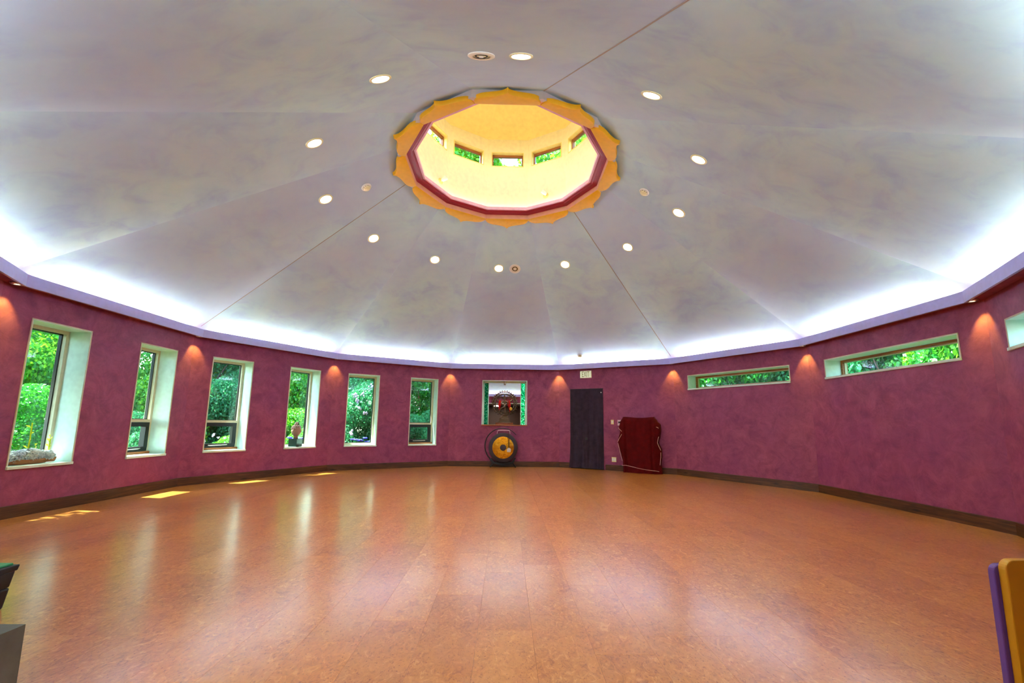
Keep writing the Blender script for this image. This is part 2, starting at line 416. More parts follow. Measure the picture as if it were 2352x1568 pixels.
# cove: lilac valance boards, soffit shelves and the glowing strips behind them
VR = 0.96603 * R; VAP = VR * C15; VZ0, VZ1 = 2.581, 2.719
for k in range(12):
    h = VAP * T15; t = 0.026; h2 = (VAP + t) * T15
    v = [(-h,0,VZ0),(h,0,VZ0),(h2,t,VZ0),(-h2,t,VZ0),(-h,0,VZ1),(h,0,VZ1),(h2,t,VZ1),(-h2,t,VZ1)]
    va_ = MB().add(v, [(0,3,2,1),(4,5,6,7),(0,1,5,4),(1,2,6,5),(2,3,7,6),(3,0,4,7)]).build('trim_%d' % (k + 1), M['lilac'], None, frame(k, VAP)); struct(va_, 'lilac cove valance board')
    g = AP - VAP; hw = AP * T15
    MB().add([(-h2,t,2.612),(h2,t,2.612),(hw,g,2.612),(-hw,g,2.612),(-h2,t,2.628),(h2,t,2.628),(hw,g,2.628),(-hw,g,2.628)],
             [(0,3,2,1),(4,5,6,7),(0,1,5,4),(1,2,6,5),(2,3,7,6),(3,0,4,7)]).build('soffit', M['plaster'], va_)
    MB().box(-h + 0.26, h - 0.26, 0.060, 0.095, 2.694, 2.708).build('cove_light_strip', M['cove'], va_)

# ------------------------------------------------------------------ ceiling
CS = 0.571; CZ = lambda rv: 2.80 + CS * (5.6 - rv)     # height along a corner line
RO = 1.64                                             # corner radius of the opening
ce = empty('ceiling'); struct(ce, 'clouded grey-lilac ceiling of twelve sloping panels')
for k in range(12):
    a, b = R * C15, RO * C15
    lo, hi = R * S15, RO * S15
    Fk = frame(k, 0.0); z0, z1 = CZ(R), CZ(RO); th = 0.03
    v = [(-lo,a,z0),(lo,a,z0),(hi,b,z1),(-hi,b,z1)]; v += [(x,y,z+th) for x,y,z in v]
    MB().add(v, [(0,1,2,3),(7,6,5,4),(0,4,5,1),(1,5,6,2),(2,6,7,3),(3,7,4,0)]).build('panel', M['ceiling'], ce, Fk)
for k, w_ in ((2, 0.006), (6, 0.007), (10, 0.006)):     # open panel joints along three ridges
    a = va(k); d = Vector((math.cos(a), math.sin(a), 0)); n = Vector((-math.sin(a), math.cos(a), 0))
    p0, p1 = d * (R - 0.12) + Vector((0,0,CZ(R - 0.12) - 0.004)), d * 1.66 + Vector((0,0,CZ(1.66) - 0.004))
    MB().add([p0 - n*w_, p0 + n*w_, p1 + n*w_, p1 - n*w_, p0 - n*w_ + Vector((0,0,.02)), p0 + n*w_ + Vector((0,0,.02)), p1 + n*w_ + Vector((0,0,.02)), p1 - n*w_ + Vector((0,0,.02))],
             [(0,1,2,3),(7,6,5,4),(0,4,5,1),(1,5,6,2),(2,6,7,3),(3,7,4,0)]).build('panel_joint', M['joint'], ce)

# roof above (keeps the daylight out, throws the eaves' shade)
rf = MB()
def ring12(mb, r0, z0, r1, z1, th):
    A, B = poly12(r0), poly12(r1)
    for i in range(12):
        j = (i + 1) % 12
        v = [(*A[i], z0), (*A[j], z0), (*B[j], z1), (*B[i], z1)]; v += [(x, y, z + th) for x, y, z in v]
        mb.add(v, [(3,2,1,0),(4,5,6,7),(0,1,5,4),(1,2,6,5),(2,3,7,6),(3,0,4,7)])
ring12(rf, (AP + 0.70) / C15, 2.60, 1.62, 5.32, 0.06)
ring12(rf, 1.95, 6.62, 0.02, 7.25, 0.05)
roof = rf.build('roof', M['roof']); struct(roof, 'shingled roof over the round hall')

# ------------------------------------------------------------------ lantern (drum) over the oculus
ln = empty('lantern'); struct(ln, 'pale yellow twelve-sided lantern with small windows above the ceiling opening')
DR = 1.505; DAP = DR * C15; DZ0, DZ1 = 5.05, 6.57; DT = 0.16
DU0, DU1, DW0, DW1 = -0.31, 0.31, 6.0, 6.30
h = DAP * T15; h2 = (DAP + DT) * T15
mb = MB(); us = [-h, DU0, DU1, h]; zs = [DZ0, DW0, DW1, DZ1]
bu = lambda x: -h2 if x == -h else (h2 if x == h else x)
for i in range(3):
    for j in range(3):
        if i == 1 and j == 1: continue
        a, b, c, d = us[i], us[i+1], zs[j], zs[j+1]
        mb.add([(a,0,c),(b,0,c),(b,0,d),(a,0,d)], [(0,1,2,3)]); mb.add([(bu(a),DT,c),(bu(b),DT,c),(bu(b),DT,d),(bu(a),DT,d)], [(3,2,1,0)])
drum_me = mb.mesh('lantern_wall', M['drum'])
mb = MB()
for (x0_, x1_, za, zb) in ((DU0, DU1, DW0 - 0.0, DW0 + 0.015), (DU0, DU1, DW1 - 0.015, DW1), (DU0, DU0 + 0.015, DW0, DW1), (DU1 - 0.015, DU1, DW0, DW1)):
    mb.box(x0_, x1_, -0.006, DT, za, zb)
drev_me = mb.mesh('window_lining', M['drumdeep'])
mb = MB()
for (x0_, x1_, za, zb) in ((DU0+.015, DU1-.015, DW0+.015, DW0 + 0.03), (DU0+.015, DU1-.015, DW1 - 0.05, DW1-.015), (DU0+.015, DU0 + 0.035, DW0+.015, DW1-.015), (DU1 - 0.035, DU1-.015, DW0+.015, DW1-.015)):
    mb.box(x0_, x1_, 0.07, 0.12, za, zb)
dfr_me = mb.mesh('window_frame', M['sillwood'])
dpn_me = MB().box(DU0 + .03, DU1 - .03, 0.095, 0.099, DW0 + .025, DW1 - .045).mesh('pane', M['glass'])
dcl_me = MB().add([(-h,DAP,DZ1-.002),(h,DAP,DZ1-.002),(0,0,DZ1 + 0.50),(-h,DAP,DZ1+.02),(h,DAP,DZ1+.02),(0,0,DZ1 + 0.53)], [(0,1,2),(5,4,3),(0,3,4,1),(1,4,5,2),(2,5,3,0)]).mesh('lantern_ceiling_panel', M['drumdeep'])
for k in range(12):
    wl = link('lantern_wall', drum_me, ln, frame(k, DAP))
    link('window_lining', drev_me, wl); link('window_frame', dfr_me, wl); link('pane', dpn_me, wl)
    link('lantern_ceiling_panel', dcl_me, ln, frame(k, 0.0))
# moulding rings between petals and lantern
def ringseg(name, prof, mat, parent):
    """prof = closed list of (corner radius, z)"""
    for k in range(12):
        A, B = va(k), va(k + 1); n = len(prof)
        v = [(r*math.cos(A), r*math.sin(A), z) for r, z in prof] + [(r*math.cos(B), r*math.sin(B), z) for r, z in prof]
        f = [(i, (i+1) % n, n + (i+1) % n, n + i) for i in range(n)] + [tuple(range(n-1,-1,-1)), tuple(range(n, 2*n))]
        MB().add(v, f).build(name, mat, parent)
ringseg('fascia', [(1.536, 4.955), (1.60, 4.955), (1.60, 5.045), (1.536, 5.045)], M['peach'], ln)
ringseg('collar', [(1.601, 4.952), (1.645, 4.952), (1.645, 5.10), (1.601, 5.10)], M['collar'], ln)
ringseg('crimson_moulding', [(1.53, 5.036), (1.60, 5.036), (1.60, 5.075), (1.415, 5.075), (1.415, 5.066), (1.44, 5.058), (1.455, 5.044), (1.50, 5.044)], M['crimson'], ln)
ringseg('rose_lip', [(1.388, 5.066), (1.425, 5.066), (1.425, 5.122), (1.388, 5.122)], M['rose'], ln)
ringseg('ledge', [(1.42, 5.072), (1.66, 5.072), (1.66, 5.086), (1.42, 5.086)], M['drum'], ln)
ringseg('strip_light', [(1.445, 5.087), (1.475, 5.087), (1.475, 5.097), (1.445, 5.097)], M['ring'], ln)
# small spot heads on the lantern wall
def drum_spot(k, u, z, aim, label):
    e = empty('lantern_spotlight', frame(k, DAP) @ T(u, 0, z)); tag(e, label, 'spotlight', 'small spotlights inside the lantern')
    MB().lathe([(0.055, 0.0), (0.055, 0.012), (0.03, 0.02)], 20, RX(math.radians(90))).build('back_plate', M['drumdeep'], e, None, 35)
    d = Vector(aim).normalized()
    MB().tube([(0, -0.015, 0), (0, -0.06, 0.01)], 0.010).build('arm', M['white'], e)
    q = d.to_track_quat('Z', 'Y').to_matrix().to_4x4()
    MB().lathe([(0.018, -0.05), (0.032, -0.03), (0.042, 0.05), (0.036, 0.052), (0.030, 0.03)], 18, T(0, -0.08, 0.02) @ q).build('lamp_head', M['white'], e, None, 40)
    MB().lathe([(0.0, 0.0), (0.028, 0.002), (0.028, 0.006), (0, 0.006)], 14, T(0, -0.08, 0.02) @ q @ T(0, 0, 0.026)).build('lens', M['pucklens'], e)
drum_spot(2, 0.167, 5.328, (0.5, -0.6, 0.6), 'small white spotlight on yellow lantern wall, left of the two lower ones')
drum_spot(5, -0.007, 5.319, (-0.5, -0.6, 0.5), 'small white spotlight on yellow lantern wall, right of the two lower ones')
drum_spot(7, 0.12, 5.93, (-0.3, -0.8, -0.3), 'small white spotlight beside the rightmost lantern window')
# ring of golden petals
pe = empty('petal_rim', T(0, 0, 4.949)); tag(pe, 'scalloped golden yellow lotus petal rim around the ceiling opening', 'petal rim')
half = [(0.392, 0.0), (0.397, 0.035), (0.388, 0.075), (0.36, 0.115), (0.31, 0.147), (0.25, 0.166), (0.19, 0.178), (0.13, 0.192), (0.08, 0.21), (0.04, 0.232), (0.015, 0.257), (0.0, 0.285)]
out = half + [(-x, y) for x, y in half[-2::-1]]
pm = MB().prism([(x * 1.012, y) for x, y in out], 0.0, 0.062).mesh('petal', M['petal'], 40, 0.007, 2)
PAP = 1.535 * C15
for k in range(12):
    link('petal', pm, pe, frame(k, PAP) @ RX(math.atan(-0.23)))

# ------------------------------------------------------------------ windows
wn = [0]
def bars(mb, x0, x1, z0, z1, w, d0, d1):
    mb.box(x0, x1, d0, d1, z0, z0 + w).box(x0, x1, d0, d1, z1 - w, z1).box(x0, x0 + w, d0, d1, z0 + w, z1 - w).box(x1 - w, x1, d0, d1, z0 + w, z1 - w); return mb
def window(k, u0, u1, z0, z1, awning=False, strip=False, label=''):
    wn[0] += 1; e = empty('window_%d' % wn[0], frame(k)); struct(e, label)
    D = 0.27; t = 0.014
    for nm, bx in (('jamb', (u0, u0 + t, -0.004, D, z0, z1)), ('jamb', (u1 - t, u1, -0.004, D, z0, z1)), ('head', (u0 + t, u1 - t, -0.004, D, z1 - t, z1))):
        MB().box(*bx).build(nm, M['reveal'], e)
    MB().box(u0 - 0.006, u1 + 0.006, -0.022, D, z0 - 0.022, z0 + 0.012).build('sill', M['reveal'], e, None, False, 0.004)
    if awning: MB().box(u0 + t, u1 - t, D - 0.03, D, z0 + 0.012, z0 + 0.05).build('sill_strip', M['sillwood'], e)
    mb = MB()
    for bx in ((u0 - .006, u0 + .004, -.007, .002, z0, z1 + .006), (u1 - .004, u1 + .006, -.007, .002, z0, z1 + .006), (u0 - .006, u1 + .006, -.007, .002, z1 - .004, z1 + .006)): mb.box(*bx)
    mb.build('corner_bead', M['cream'], e)
    a, b, c, d = u0 + t, u1 - t, z0 + 0.012, z1 - t
    if strip:
        bars(MB(), a, b, c, d, 0.035, D, D + 0.09).build('frame', M['sillwood'], e)
        bars(MB(), a + .035, b - .035, c + .035, d - .035, 0.012, D + .03, D + .07).build('glazing_stop', M['cream'], e)
        MB().box(a + .04, b - .04, D + .05, D + .055, c + .04, d - .04).build('pane', M['glass'], e); return e
    bars(MB(), a, b, c, d, 0.042, D, D + 0.10).build('frame', M['cream'], e)
    if not awning:
        bars(MB(), a + .042, b - .042, c + .042, d - .042, 0.014, D + .045, D + .085).build('glazing_stop', M['blacksash'], e)
        MB().box(a + .05, b - .05, D + .062, D + .067, c + .05, d - .05).build('pane', M['glass'], e)
    else:
        zr = 1.10
        MB().box(a + .042, b - .042, D - .004, D + .10, zr - .022, zr + .022).build('rail', M['cream'], e)
        bars(MB(), a + .042, b - .042, zr + .022, d - .042, 0.012, D + .045, D + .085).build('glazing_stop', M['blacksash'], e)
        MB().box(a + .05, b - .05, D + .062, D + .067, zr + .03, d - .05).build('pane', M['glass'], e)
        sa = bars(MB(), a + .044, b - .044, c + .044, zr - .024, 0.068, D - .012, D + .075).build('sash', M['blacksash'], e, None, False, 0.004)
        MB().box(a + .105, b - .105, D + .03, D + .035, c + .105, zr - .085).build('pane', M['glass'], sa)
        MB().tube([(a + .18, D - .03, c + .085), (a + .20, D - .04, c + .082), (b - .24, D - .045, c + .088), (b - .20, D - .03, c + .09)], 0.009).build('handle', M['metal'], sa)
    return e
window(1, -WU1, -WU0, WZ0, WZ1, label='tall fixed window at far left with trough on its sill')
window(1, WU0, WU1, WZ0, WZ1, True, label='tall window with black vent sash, left wall')
window(2, -WU1, -WU0, WZ0, WZ1, True, label='tall window with black vent sash, second wall from left')
window(2, WU0, WU1, WZ0, WZ1, label='tall fixed window with a carved head on its sill')
window(3, -WU1, -WU0, WZ0, WZ1, label='tall fixed window facing the flowering bush')
window(3, WU0, WU1, WZ0, WZ1, True, label='tall window with black vent sash nearest the gong')
window(6, HU0, HU1, HZ0, HZ1, strip=True, label='long low strip window near the red draped cloth')
window(7, HU0, HU1, HZ0, HZ1, strip=True, label='long low strip window, middle of the right walls')
window(8, HU0, HU1, HZ0, HZ1, strip=True, label='long low strip window cut by the right edge')

# ------------------------------------------------------------------ niche with mirror
ni = empty('window_10', frame(4)); struct(ni, 'white framed niche with a mirror between teal textured glass strips')
t = 0.02
for nm, bx in (('jamb', (-NU, -NU + t, -0.012, 0.36, NZ0, NZ1)), ('jamb', (NU - t, NU, -0.012, 0.36, NZ0, NZ1)), ('head', (-NU + t, NU - t, -0.012, 0.36, NZ1 - t, NZ1))):
    MB().box(*bx).build(nm, M['reveal'], ni)
MB().box(-NU - 0.005, NU + 0.005, -0.03, 0.36, NZ0 - 0.02, NZ0 + 0.008).build('shelf', M['sillwood'], ni, None, False, 0.004)
MB().box(-0.44, 0.44, 0.30, 0.312, NZ0 + 0.008, NZ1 - 0.05).build('mirror', M['mirror'], ni)
MB().box(-0.445, 0.445, 0.313, 0.36, NZ0 + 0.008, NZ1 - t).build('backing', M['brown'], ni)
MB().box(-NU + t, NU - t, 0.285, 0.315, NZ1 - 0.05, NZ1 - t).build('top_rail', M['reveal'], ni)
for s in (-1, 1):
    a, b = sorted((s * 0.44, s * 0.458)); MB().box(a, b, 0.28, 0.33, NZ0 + 0.008, NZ1 - 0.05).build('post', M['reveal'], ni)
    a, b = sorted((s * 0.565, s * 0.592)); MB().box(a, b, 0.28, 0.36, NZ0 + 0.008, NZ1 - 0.05).build('post', M['reveal'], ni)
    a, b = sorted((s * 0.458, s * 0.565)); MB().box(a, b, 0.315, 0.325, NZ0 + 0.008, NZ1 - 0.05).build('textured_pane', M['texglass'], ni)

# ------------------------------------------------------------------ doorways
do = empty('door_1', frame(5)); struct(do, 'doorway behind the black curtain')
MB().box(-1.15, -0.27, 0.16, 0.20, -0.011, 2.045).build('door_leaf', M['brown'], do)
mb = MB(); mb.box(-1.15, -1.135, 0.0, 0.16, 0, 2.045).box(-0.285, -0.27, 0.0, 0.16, 0, 2.045).box(-1.135, -0.285, 0.0, 0.16, 2.03, 2.045); mb.build('door_lining', M['brown'], do)

dd = empty('door_2', frame(10)); struct(dd, 'open double doorway with paned side lights behind the camera')
mb = MB(); mb.box(-1.09, -1.04, -0.012, TH, 0, 2.20).box(1.04, 1.09, -0.012, TH, 0, 2.20).box(-1.04, 1.04, -0.012, TH, 2.17, 2.20); mb.build('door_casing', M['brown'], dd)
MB().box(-1.47, 1.47, -0.03, 0.0, 2.20, 2.235).build('header_trim', M['reveal'], dd)
for s in (-1, 1):
    a, b = (1.10, 1.44) if s > 0 else (-1.44, -1.10)
    mb = bars(MB(), a, b, 0.12, 2.20, 0.05, 0.02, 0.10)
    sd = mb.build('side_light', M['brown'], dd)
    mm = MB(); xm = (a + b) / 2; mm.box(xm - .012, xm + .012, 0.04, 0.08, 0.17, 2.15)
    for q in range(1, 6): mm.box(a + .05, b - .05, 0.045, 0.075, 0.12 + q * 0.347 - .012, 0.12 + q * 0.347 + .012)
    mm.build('muntin', M['brown'], sd)
    MB().box(a + .045, b - .045, 0.058, 0.062, 0.165, 2.155).build('pane', M['glass'], sd)
# vestibule beyond the doorway
for nm, bx in (('floor_vestibule', (-1.1, 1.1, 0.37, 2.9, -0.1, 0.0)), ('ceiling_vestibule', (-1.1, 1.1, 0.40, 2.9, 2.20, 2.26)), ('wall_vestibule_left', (-1.1, -1.06, 0.40, 2.9, 0, 2.2)), ('wall_vestibule_right', (1.06, 1.1, 0.40, 2.9, 0, 2.2)), ('wall_vestibule_end', (-1.1, 1.1, 2.9, 2.94, 0, 2.26))):
    struct(MB().box(*bx).build(nm, M['brown'], None, frame(10)), 'dark brown vestibule behind the camera')

e = empty('added_fill_light', frame(10) @ T(0.45, 1.35, 2.20)); tag(e, 'added fill light in the vestibule, brightening the pieces near the doorway', 'fill light')  # lamp added to brighten the rack, tub and table fronts
MB().lathe([(0.20, 0.0), (0.20, -0.02), (0.18, -0.03), (0.0, -0.03)], 28).build('base', M['white'], e, None, 40)
MB().lathe([(0.0, -0.06), (0.10, -0.055), (0.165, -0.031), (0.165, -0.030), (0.0, -0.030)], 28).build('diffuser', emis('added_fill_glow', (1.0, 0.93, 0.8), 3.0), e, None, True)
L = bpy.data.lights.new('added_fill_lamp', 'AREA'); L.shape = 'DISK'; L.size = 0.4; L.energy = 17.0; L.color = (1.0, 0.93, 0.8)
lo_ = bpy.data.objects.new('lamp', L); C.objects.link(lo_); lo_.parent = e; lo_.location = (0, 0, -0.075)
# ------------------------------------------------------------------ ceiling fixtures
WHERE = {0: 'above the near left wall', 1: 'above the wall with the two leftmost windows', 2: 'above the wall with the carved head window', 3: 'above the wall with the flowering bush window',
         4: 'above the gong wall beside the round speaker', 5: 'above the exit sign wall', 6: 'above the first strip window', 7: 'above the second strip window', 8: 'above the rightmost strip window',
         9: 'near top right, right of the long ceiling joint', 10: 'nearest the top edge, beside the speaker', 11: 'near top left, left of the speaker'}
slope = math.atan(CS / C15)
def ceil_frame(ang_deg, rad):
    """local frame on the ceiling: z points down into the room, away from the panel"""
    th = math.radians(ang_deg); k = None
    for kk in range(12):
        dlt = (th - wa(kk) + math.pi) % (2 * math.pi) - math.pi
        if abs(dlt) <= math.radians(15.001): k = kk
    a = wa(k); rho = rad * math.cos(th - a); z = CZ(rho / C15)
    n = Vector((-math.cos(a) * math.sin(slope), -math.sin(a) * math.sin(slope), -math.cos(slope)))
    x = Vector((math.sin(a), -math.cos(a), 0)); y = n.cross(x)
    Mx = Matrix((x, y, n)).transposed().to_4x4(); Mx.translation = Vector((rad * math.cos(th), rad * math.sin(th), z)); return Mx, k
DL = [(-115.5, 2.80), (-87.6, 2.894), (-59.7, 2.817), (-147.2, 2.72), (-29.5, 2.729), (-177.1, 2.702), (1.2, 2.686), (152.8, 2.696), (32.0, 2.676), (123.0, 2.674), (93.4, 2.676), (62.7, 2.671)]
trim_me = MB().lathe([(0.080, 0.0), (0.104, 0.0), (0.106, 0.006), (0.100, 0.010), (0.084, 0.010), (0.080, 0.006)], 32, cap=False).add([], []).mesh('trim_ring', M['trimwarm'], 35)
lens_me = MB().lathe([(0.0, 0.002), (0.081, 0.002), (0.081, 0.004), (0.0, 0.005)], 28).mesh('lens', M['lamp'])
for a_, r_ in DL:
    Mx, k = ceil_frame(a_, r_); e = empty('downlight', Mx)
    tag(e, 'lit round recessed downlight ' + WHERE[k], 'downlight', 'recessed downlights around the lantern')
    link('trim_ring', trim_me, e); link('lens', lens_me, e)
    L = bpy.data.lights.new('downlight_lamp', 'SPOT'); L.energy = DOWN_W; L.spot_size = math.radians(125); L.spot_blend = 0.9; L.color = WARM; L.shadow_soft_size = 0.07
    lo_ = bpy.data.objects.new('lamp', L); C.objects.link(lo_); lo_.parent = e
    wd = (Mx.to_3x3().inverted() @ Vector((0, 0, -1))); lo_.location = (0, 0, 0.03); lo_.rotation_euler = wd.to_track_quat('-Z', 'Y').to_euler()
for (a_, r_, lab) in ((-94.5, 2.884, 'unlit round cream ceiling speaker near the top edge'), (86.0, 2.681, 'unlit round cream ceiling speaker above the gong wall')):
    Mx, k = ceil_frame(a_, r_); e = empty('ceiling_speaker', Mx); tag(e, lab, 'speaker', 'round ceiling speakers')
    MB().lathe([(0.075, 0.004), (0.118, 0.0), (0.120, 0.008), (0.108, 0.014), (0.078, 0.012)], 32, cap=False).build('rim', M['fixture'], e, None, 40)
    MB().lathe([(0.0, 0.004), (0.076, 0.003), (0.076, 0.006), (0.0, 0.007)], 28).build('grille', M['trimwarm'], e)
    MB().lathe([(0.040, 0.006), (0.050, 0.012), (0.060, 0.006)], 28, cap=False).build('inner_ring', M['dark'], e, None, True)
    MB().lathe([(0.0, 0.006), (0.022, 0.006), (0.020, 0.016), (0.0, 0.018)], 20).build('cone', M['fixture'], e, None, 40)
for (a_, r_, lab) in ((179.0, 2.173, 'cream smoke detector left of the petal rim'), (0.65, 2.146, 'cream smoke detector right of the petal rim'), (68.2, 5.288, 'yellowish smoke detector low on the ceiling above the exit sign')):
    Mx, k = ceil_frame(a_, r_); e = empty('smoke_detector', Mx); tag(e, lab, 'smoke detector', 'smoke detectors on the ceiling')
    MB().lathe([(0.0, 0.0), (0.078, 0.0), (0.078, 0.014), (0.070, 0.020), (0.0, 0.020)], 28).build('base', M['fixture'], e, None, 40)
    MB().lathe([(0.058, 0.020), (0.058, 0.034), (0.044, 0.046), (0.0, 0.050)], 28).build('cap', M['trimwarm'], e, None, 50)
    mb = MB()
    for q in range(10):
        aa = 2 * math.pi * q / 10; mb.box(0.052, 0.060, -0.007, 0.007, 0.024, 0.032)
        mb.v[-8:] = [tuple(RZ(aa) @ Vector(p)) for p in mb.v[-8:]]
    mb.build('vents', M['dark'], e)
# corner spots under the valance
PW_ = {1: 'at far left', 2: 'left of the window with yellow flowers', 3: 'right of the carved head window', 4: 'left of the niche', 5: 'left of the exit sign', 6: 'right of the red draped cloth', 7: 'between the two long strip windows', 8: 'nearest the right edge'}
for k in range(1, 9):
    a = va(k); rr = R - 0.115; e = empty('corner_spotlight', T(rr * math.cos(a), rr * math.sin(a), 2.612) @ RZ(a))
    tag(e, 'small glowing corner spotlight under the lilac valance ' + PW_[k], 'spotlight', 'corner spotlights under the valance')
    MB().lathe([(0.058, 0.0), (0.058, -0.014), (0.048, -0.022), (0.032, -0.022), (0.030, -0.012)], 24, cap=False).build('rim', M['metal'], e, None, 40)
    MB().lathe([(0.0, -0.010), (0.032, -0.010), (0.032, -0.013), (0.0, -0.014)], 20).build('lens', M['pucklens'], e)
    L = bpy.data.lights.new('corner_lamp', 'SPOT'); L.energy = PUCK_W; L.spot_size = math.radians(66); L.spot_blend = 0.75; L.color = (0.9, 1.0, 0.12); L.shadow_soft_size = 0.012
    lo_ = bpy.data.objects.new('lamp', L); C.objects.link(lo_); lo_.parent = e; lo_.location = (0.0, 0, -0.03)
    lo_.rotation_euler = Vector((0.13, 0, -1.0)).to_track_quat('-Z', 'Y').to_euler()

# ------------------------------------------------------------------ objects on the walls
F5 = frame(5)
# exit sign
e = empty('exit_sign', F5 @ T(-0.717, 0, 2.445)); tag(e, 'pale green exit sign above the black curtain', 'exit sign')
M['signface'] = emis('exit_face_glow', s2l((226, 226, 186)), 0.25); M['signletter'] = plain('exit_letter', s2l((164, 168, 116)), 0.5)
MB().box(-0.162, 0.162, -0.035, 0.0, -0.098, 0.098).build('housing', M['white'], e, None, False, 0.006)
MB().box(-0.150, 0.150, -0.038, -0.034, -0.086, 0.086).build('face', M['signface'], e)
def text(s, size, name, mat, parent, Mx, sx=1.0, depth=0.002):
    cu = bpy.data.curves.new('lettering', 'FONT'); cu.body = s; cu.size = size; cu.align_x = 'CENTER'; cu.align_y = 'CENTER'; cu.extrude = depth
    to = bpy.data.objects.new('lettering', cu); C.objects.link(to); dg = bpy.context.evaluated_depsgraph_get()
    me = bpy.data.meshes.new_from_object(to.evaluated_get(dg)); bpy.data.objects.remove(to)
    me.materials.clear(); me.materials.append(mat)
    return link(name, me, parent, Mx @ Matrix.Scale(sx, 4, (1, 0, 0)))
text('EXIT', 0.205, 'letters', M['signletter'], e, T(0, -0.0395, -0.002) @ RX(math.radians(90)), 0.52)
# switch, wall control plate, outlet
e = empty('light_switch', F5 @ T(-0.034, 0, 1.20)); tag(e, 'cream rocker light switch right of the black curtain', 'light switch')
M['ivory'] = plain('ivory_plastic', s2l((236, 220, 150)), 0.4)
MB().box(-0.037, 0.037, -0.007, 0, -0.057, 0.057).build('plate', M['ivory'], e, None, False, 0.003)
MB().box(-0.016, 0.016, -0.013, -0.006, -0.033, 0.033).build('rocker', M['fixture'], e, None, False, 0.002)
for s in (-1, 1): MB().lathe([(0, 0), (0.004, 0), (0.003, 0.002), (0, 0.002)], 10, T(0, -0.007, s * 0.046) @ RX(math.radians(90))).build('screw', M['metal'], e)
e = empty('wall_control', F5 @ T(0.146, 0, 1.185)); tag(e, 'grey-pink wall control plate with dark slot beside the red cloth', 'wall control')
M['pinkplate'] = plain('grey_pink_plate', s2l((206, 170, 186)), 0.4)
MB().box(-0.048, 0.048, -0.012, 0, -0.07, 0.07).build('plate', M['pinkplate'], e, None, False, 0.003)
MB().box(-0.024, 0.024, -0.017, -0.011, -0.008, 0.028).build('slot', M['blacksash'], e)
MB().lathe([(0, 0), (0.009, 0), (0.008, 0.008), (0, 0.008)], 12, T(0.026, -0.012, -0.045) @ RX(math.radians(90))).build('knob', M['blacksash'], e)
for q in range(4): MB().box(-0.034 + q * 0.019, -0.022 + q * 0.019, -0.0135, -0.0115, 0.046, 0.060).build('mark', M['white'], e)
for q in range(2): MB().box(-0.034 + q * 0.019, -0.022 + q * 0.019, -0.0135, -0.0115, -0.056, -0.042).build('mark', M['white'], e)
e = empty('wall_outlet', F5 @ T(-0.01, 0, 0.27)); tag(e, 'cream double wall outlet above the baseboard near the red cloth', 'outlet')
MB().box(-0.058, 0.058, -0.007, 0, -0.06, 0.06).build('plate', M['ivory'], e, None, False, 0.003)
for s in (-1, 1):
    r_ = MB().box(s * 0.026 - 0.017, s * 0.026 + 0.017, -0.010, -0.006, -0.036, 0.036).build('receptacle', M['fixture'], e, None, False, 0.002)
    for zz in (-0.019, 0.019):
        for xx in (-0.006, 0.006): MB().box(s * 0.026 + xx - .0015, s * 0.026 + xx + .0015, -0.0108, -0.0098, zz - .006, zz + .006).build('slot', M['blacksash'], r_)
# curtain
e = empty('door_curtain', F5); tag(e, 'black two-panel fabric curtain hanging in the doorway', 'curtain')
M['curtain'] = mat_cloth('black_curtain_cloth', s2l((56, 44, 56)), 0.95)
def curt(u0, u1, ph, flareL=0.0):
    def fn(s, t):
        z = 2.052 - t * 2.032; amp = 0.006 + 0.008 * min(1, t * 1.6)
        u = u0 + (u1 - u0) * s + (flareL * (t ** 6) * (1 - s))
        d = -0.028 - amp * math.sin(s * 15 + ph + 0.5 * math.sin(t * 3)) - 0.002 * math.sin(s * 37 + ph * 2 + t * 4) - 0.02 * t ** 8
        return (u, d, z)
    mb = MB(); mb.grid(fn, 60, 40); n = len(mb.v)
    mb.v += [(x, y + 0.003, z) for x, y, z in mb.v[:n]]; mb.f += [tuple(i + n for i in f[::-1]) for f in mb.f[:]]
    return mb
curt(-1.158, -0.706, 0.0, -0.04).build('panel', M['curtain'], e, None, True)
curt(-0.712, -0.262, 1.7).build('panel', M['curtain'], e, None, True)
MB().box(-1.165, -0.258, -0.018, -0.006, 2.045, 2.066).build('rod', M['blacksash'], e)
MB().box(-0.735, -0.685, -0.062, -0.044, 0.735, 0.795).build('magnet_tab', M['blacksash'], e, None, False, 0.004)
MB().ball((-0.30, -0.055, 1.955), 0.012, 10, 6, (1, 1, 1.4)).build('hook', M['white'], e, None, True)

# draped cloth standing against the wall
e = empty('draped_stand', F5); tag(e, 'dark red velvet cloth with white corded edges draped over an upright stand', 'draped cloth')
M['velvet'] = mat_cloth('dark_red_velvet', s2l((88, 6, 10)), 0.95); M['cord'] = plain('white_pink_cord', s2l((232, 190, 172)), 0.8)
U = lambda x: 0.25 + (x - 330) * 0.00106
Zc = lambda y: max(0.0, (1450 - y) / 1285.0 * 1.315)
LS = [(340,165),(285,290),(262,400),(285,520),(248,660),(232,750),(262,900),(300,1060),(335,1195),(330,1300),(332,1450)]
RS = [(1060,165),(1115,250),(1185,330),(1190,460),(1170,600),(1135,740),(1195,910),(1195,1040),(1172,1240),(1185,1330),(1200,1450)]
def prof(Lp, y):
    for (xa, ya), (xb, yb) in zip(Lp, Lp[1:]):
        if ya <= y <= yb:
            t_ = (y - ya) / (yb - ya); t_ = t_ * t_ * (3 - 2 * t_); return xa + (xb - xa) * t_
    return Lp[-1][0]
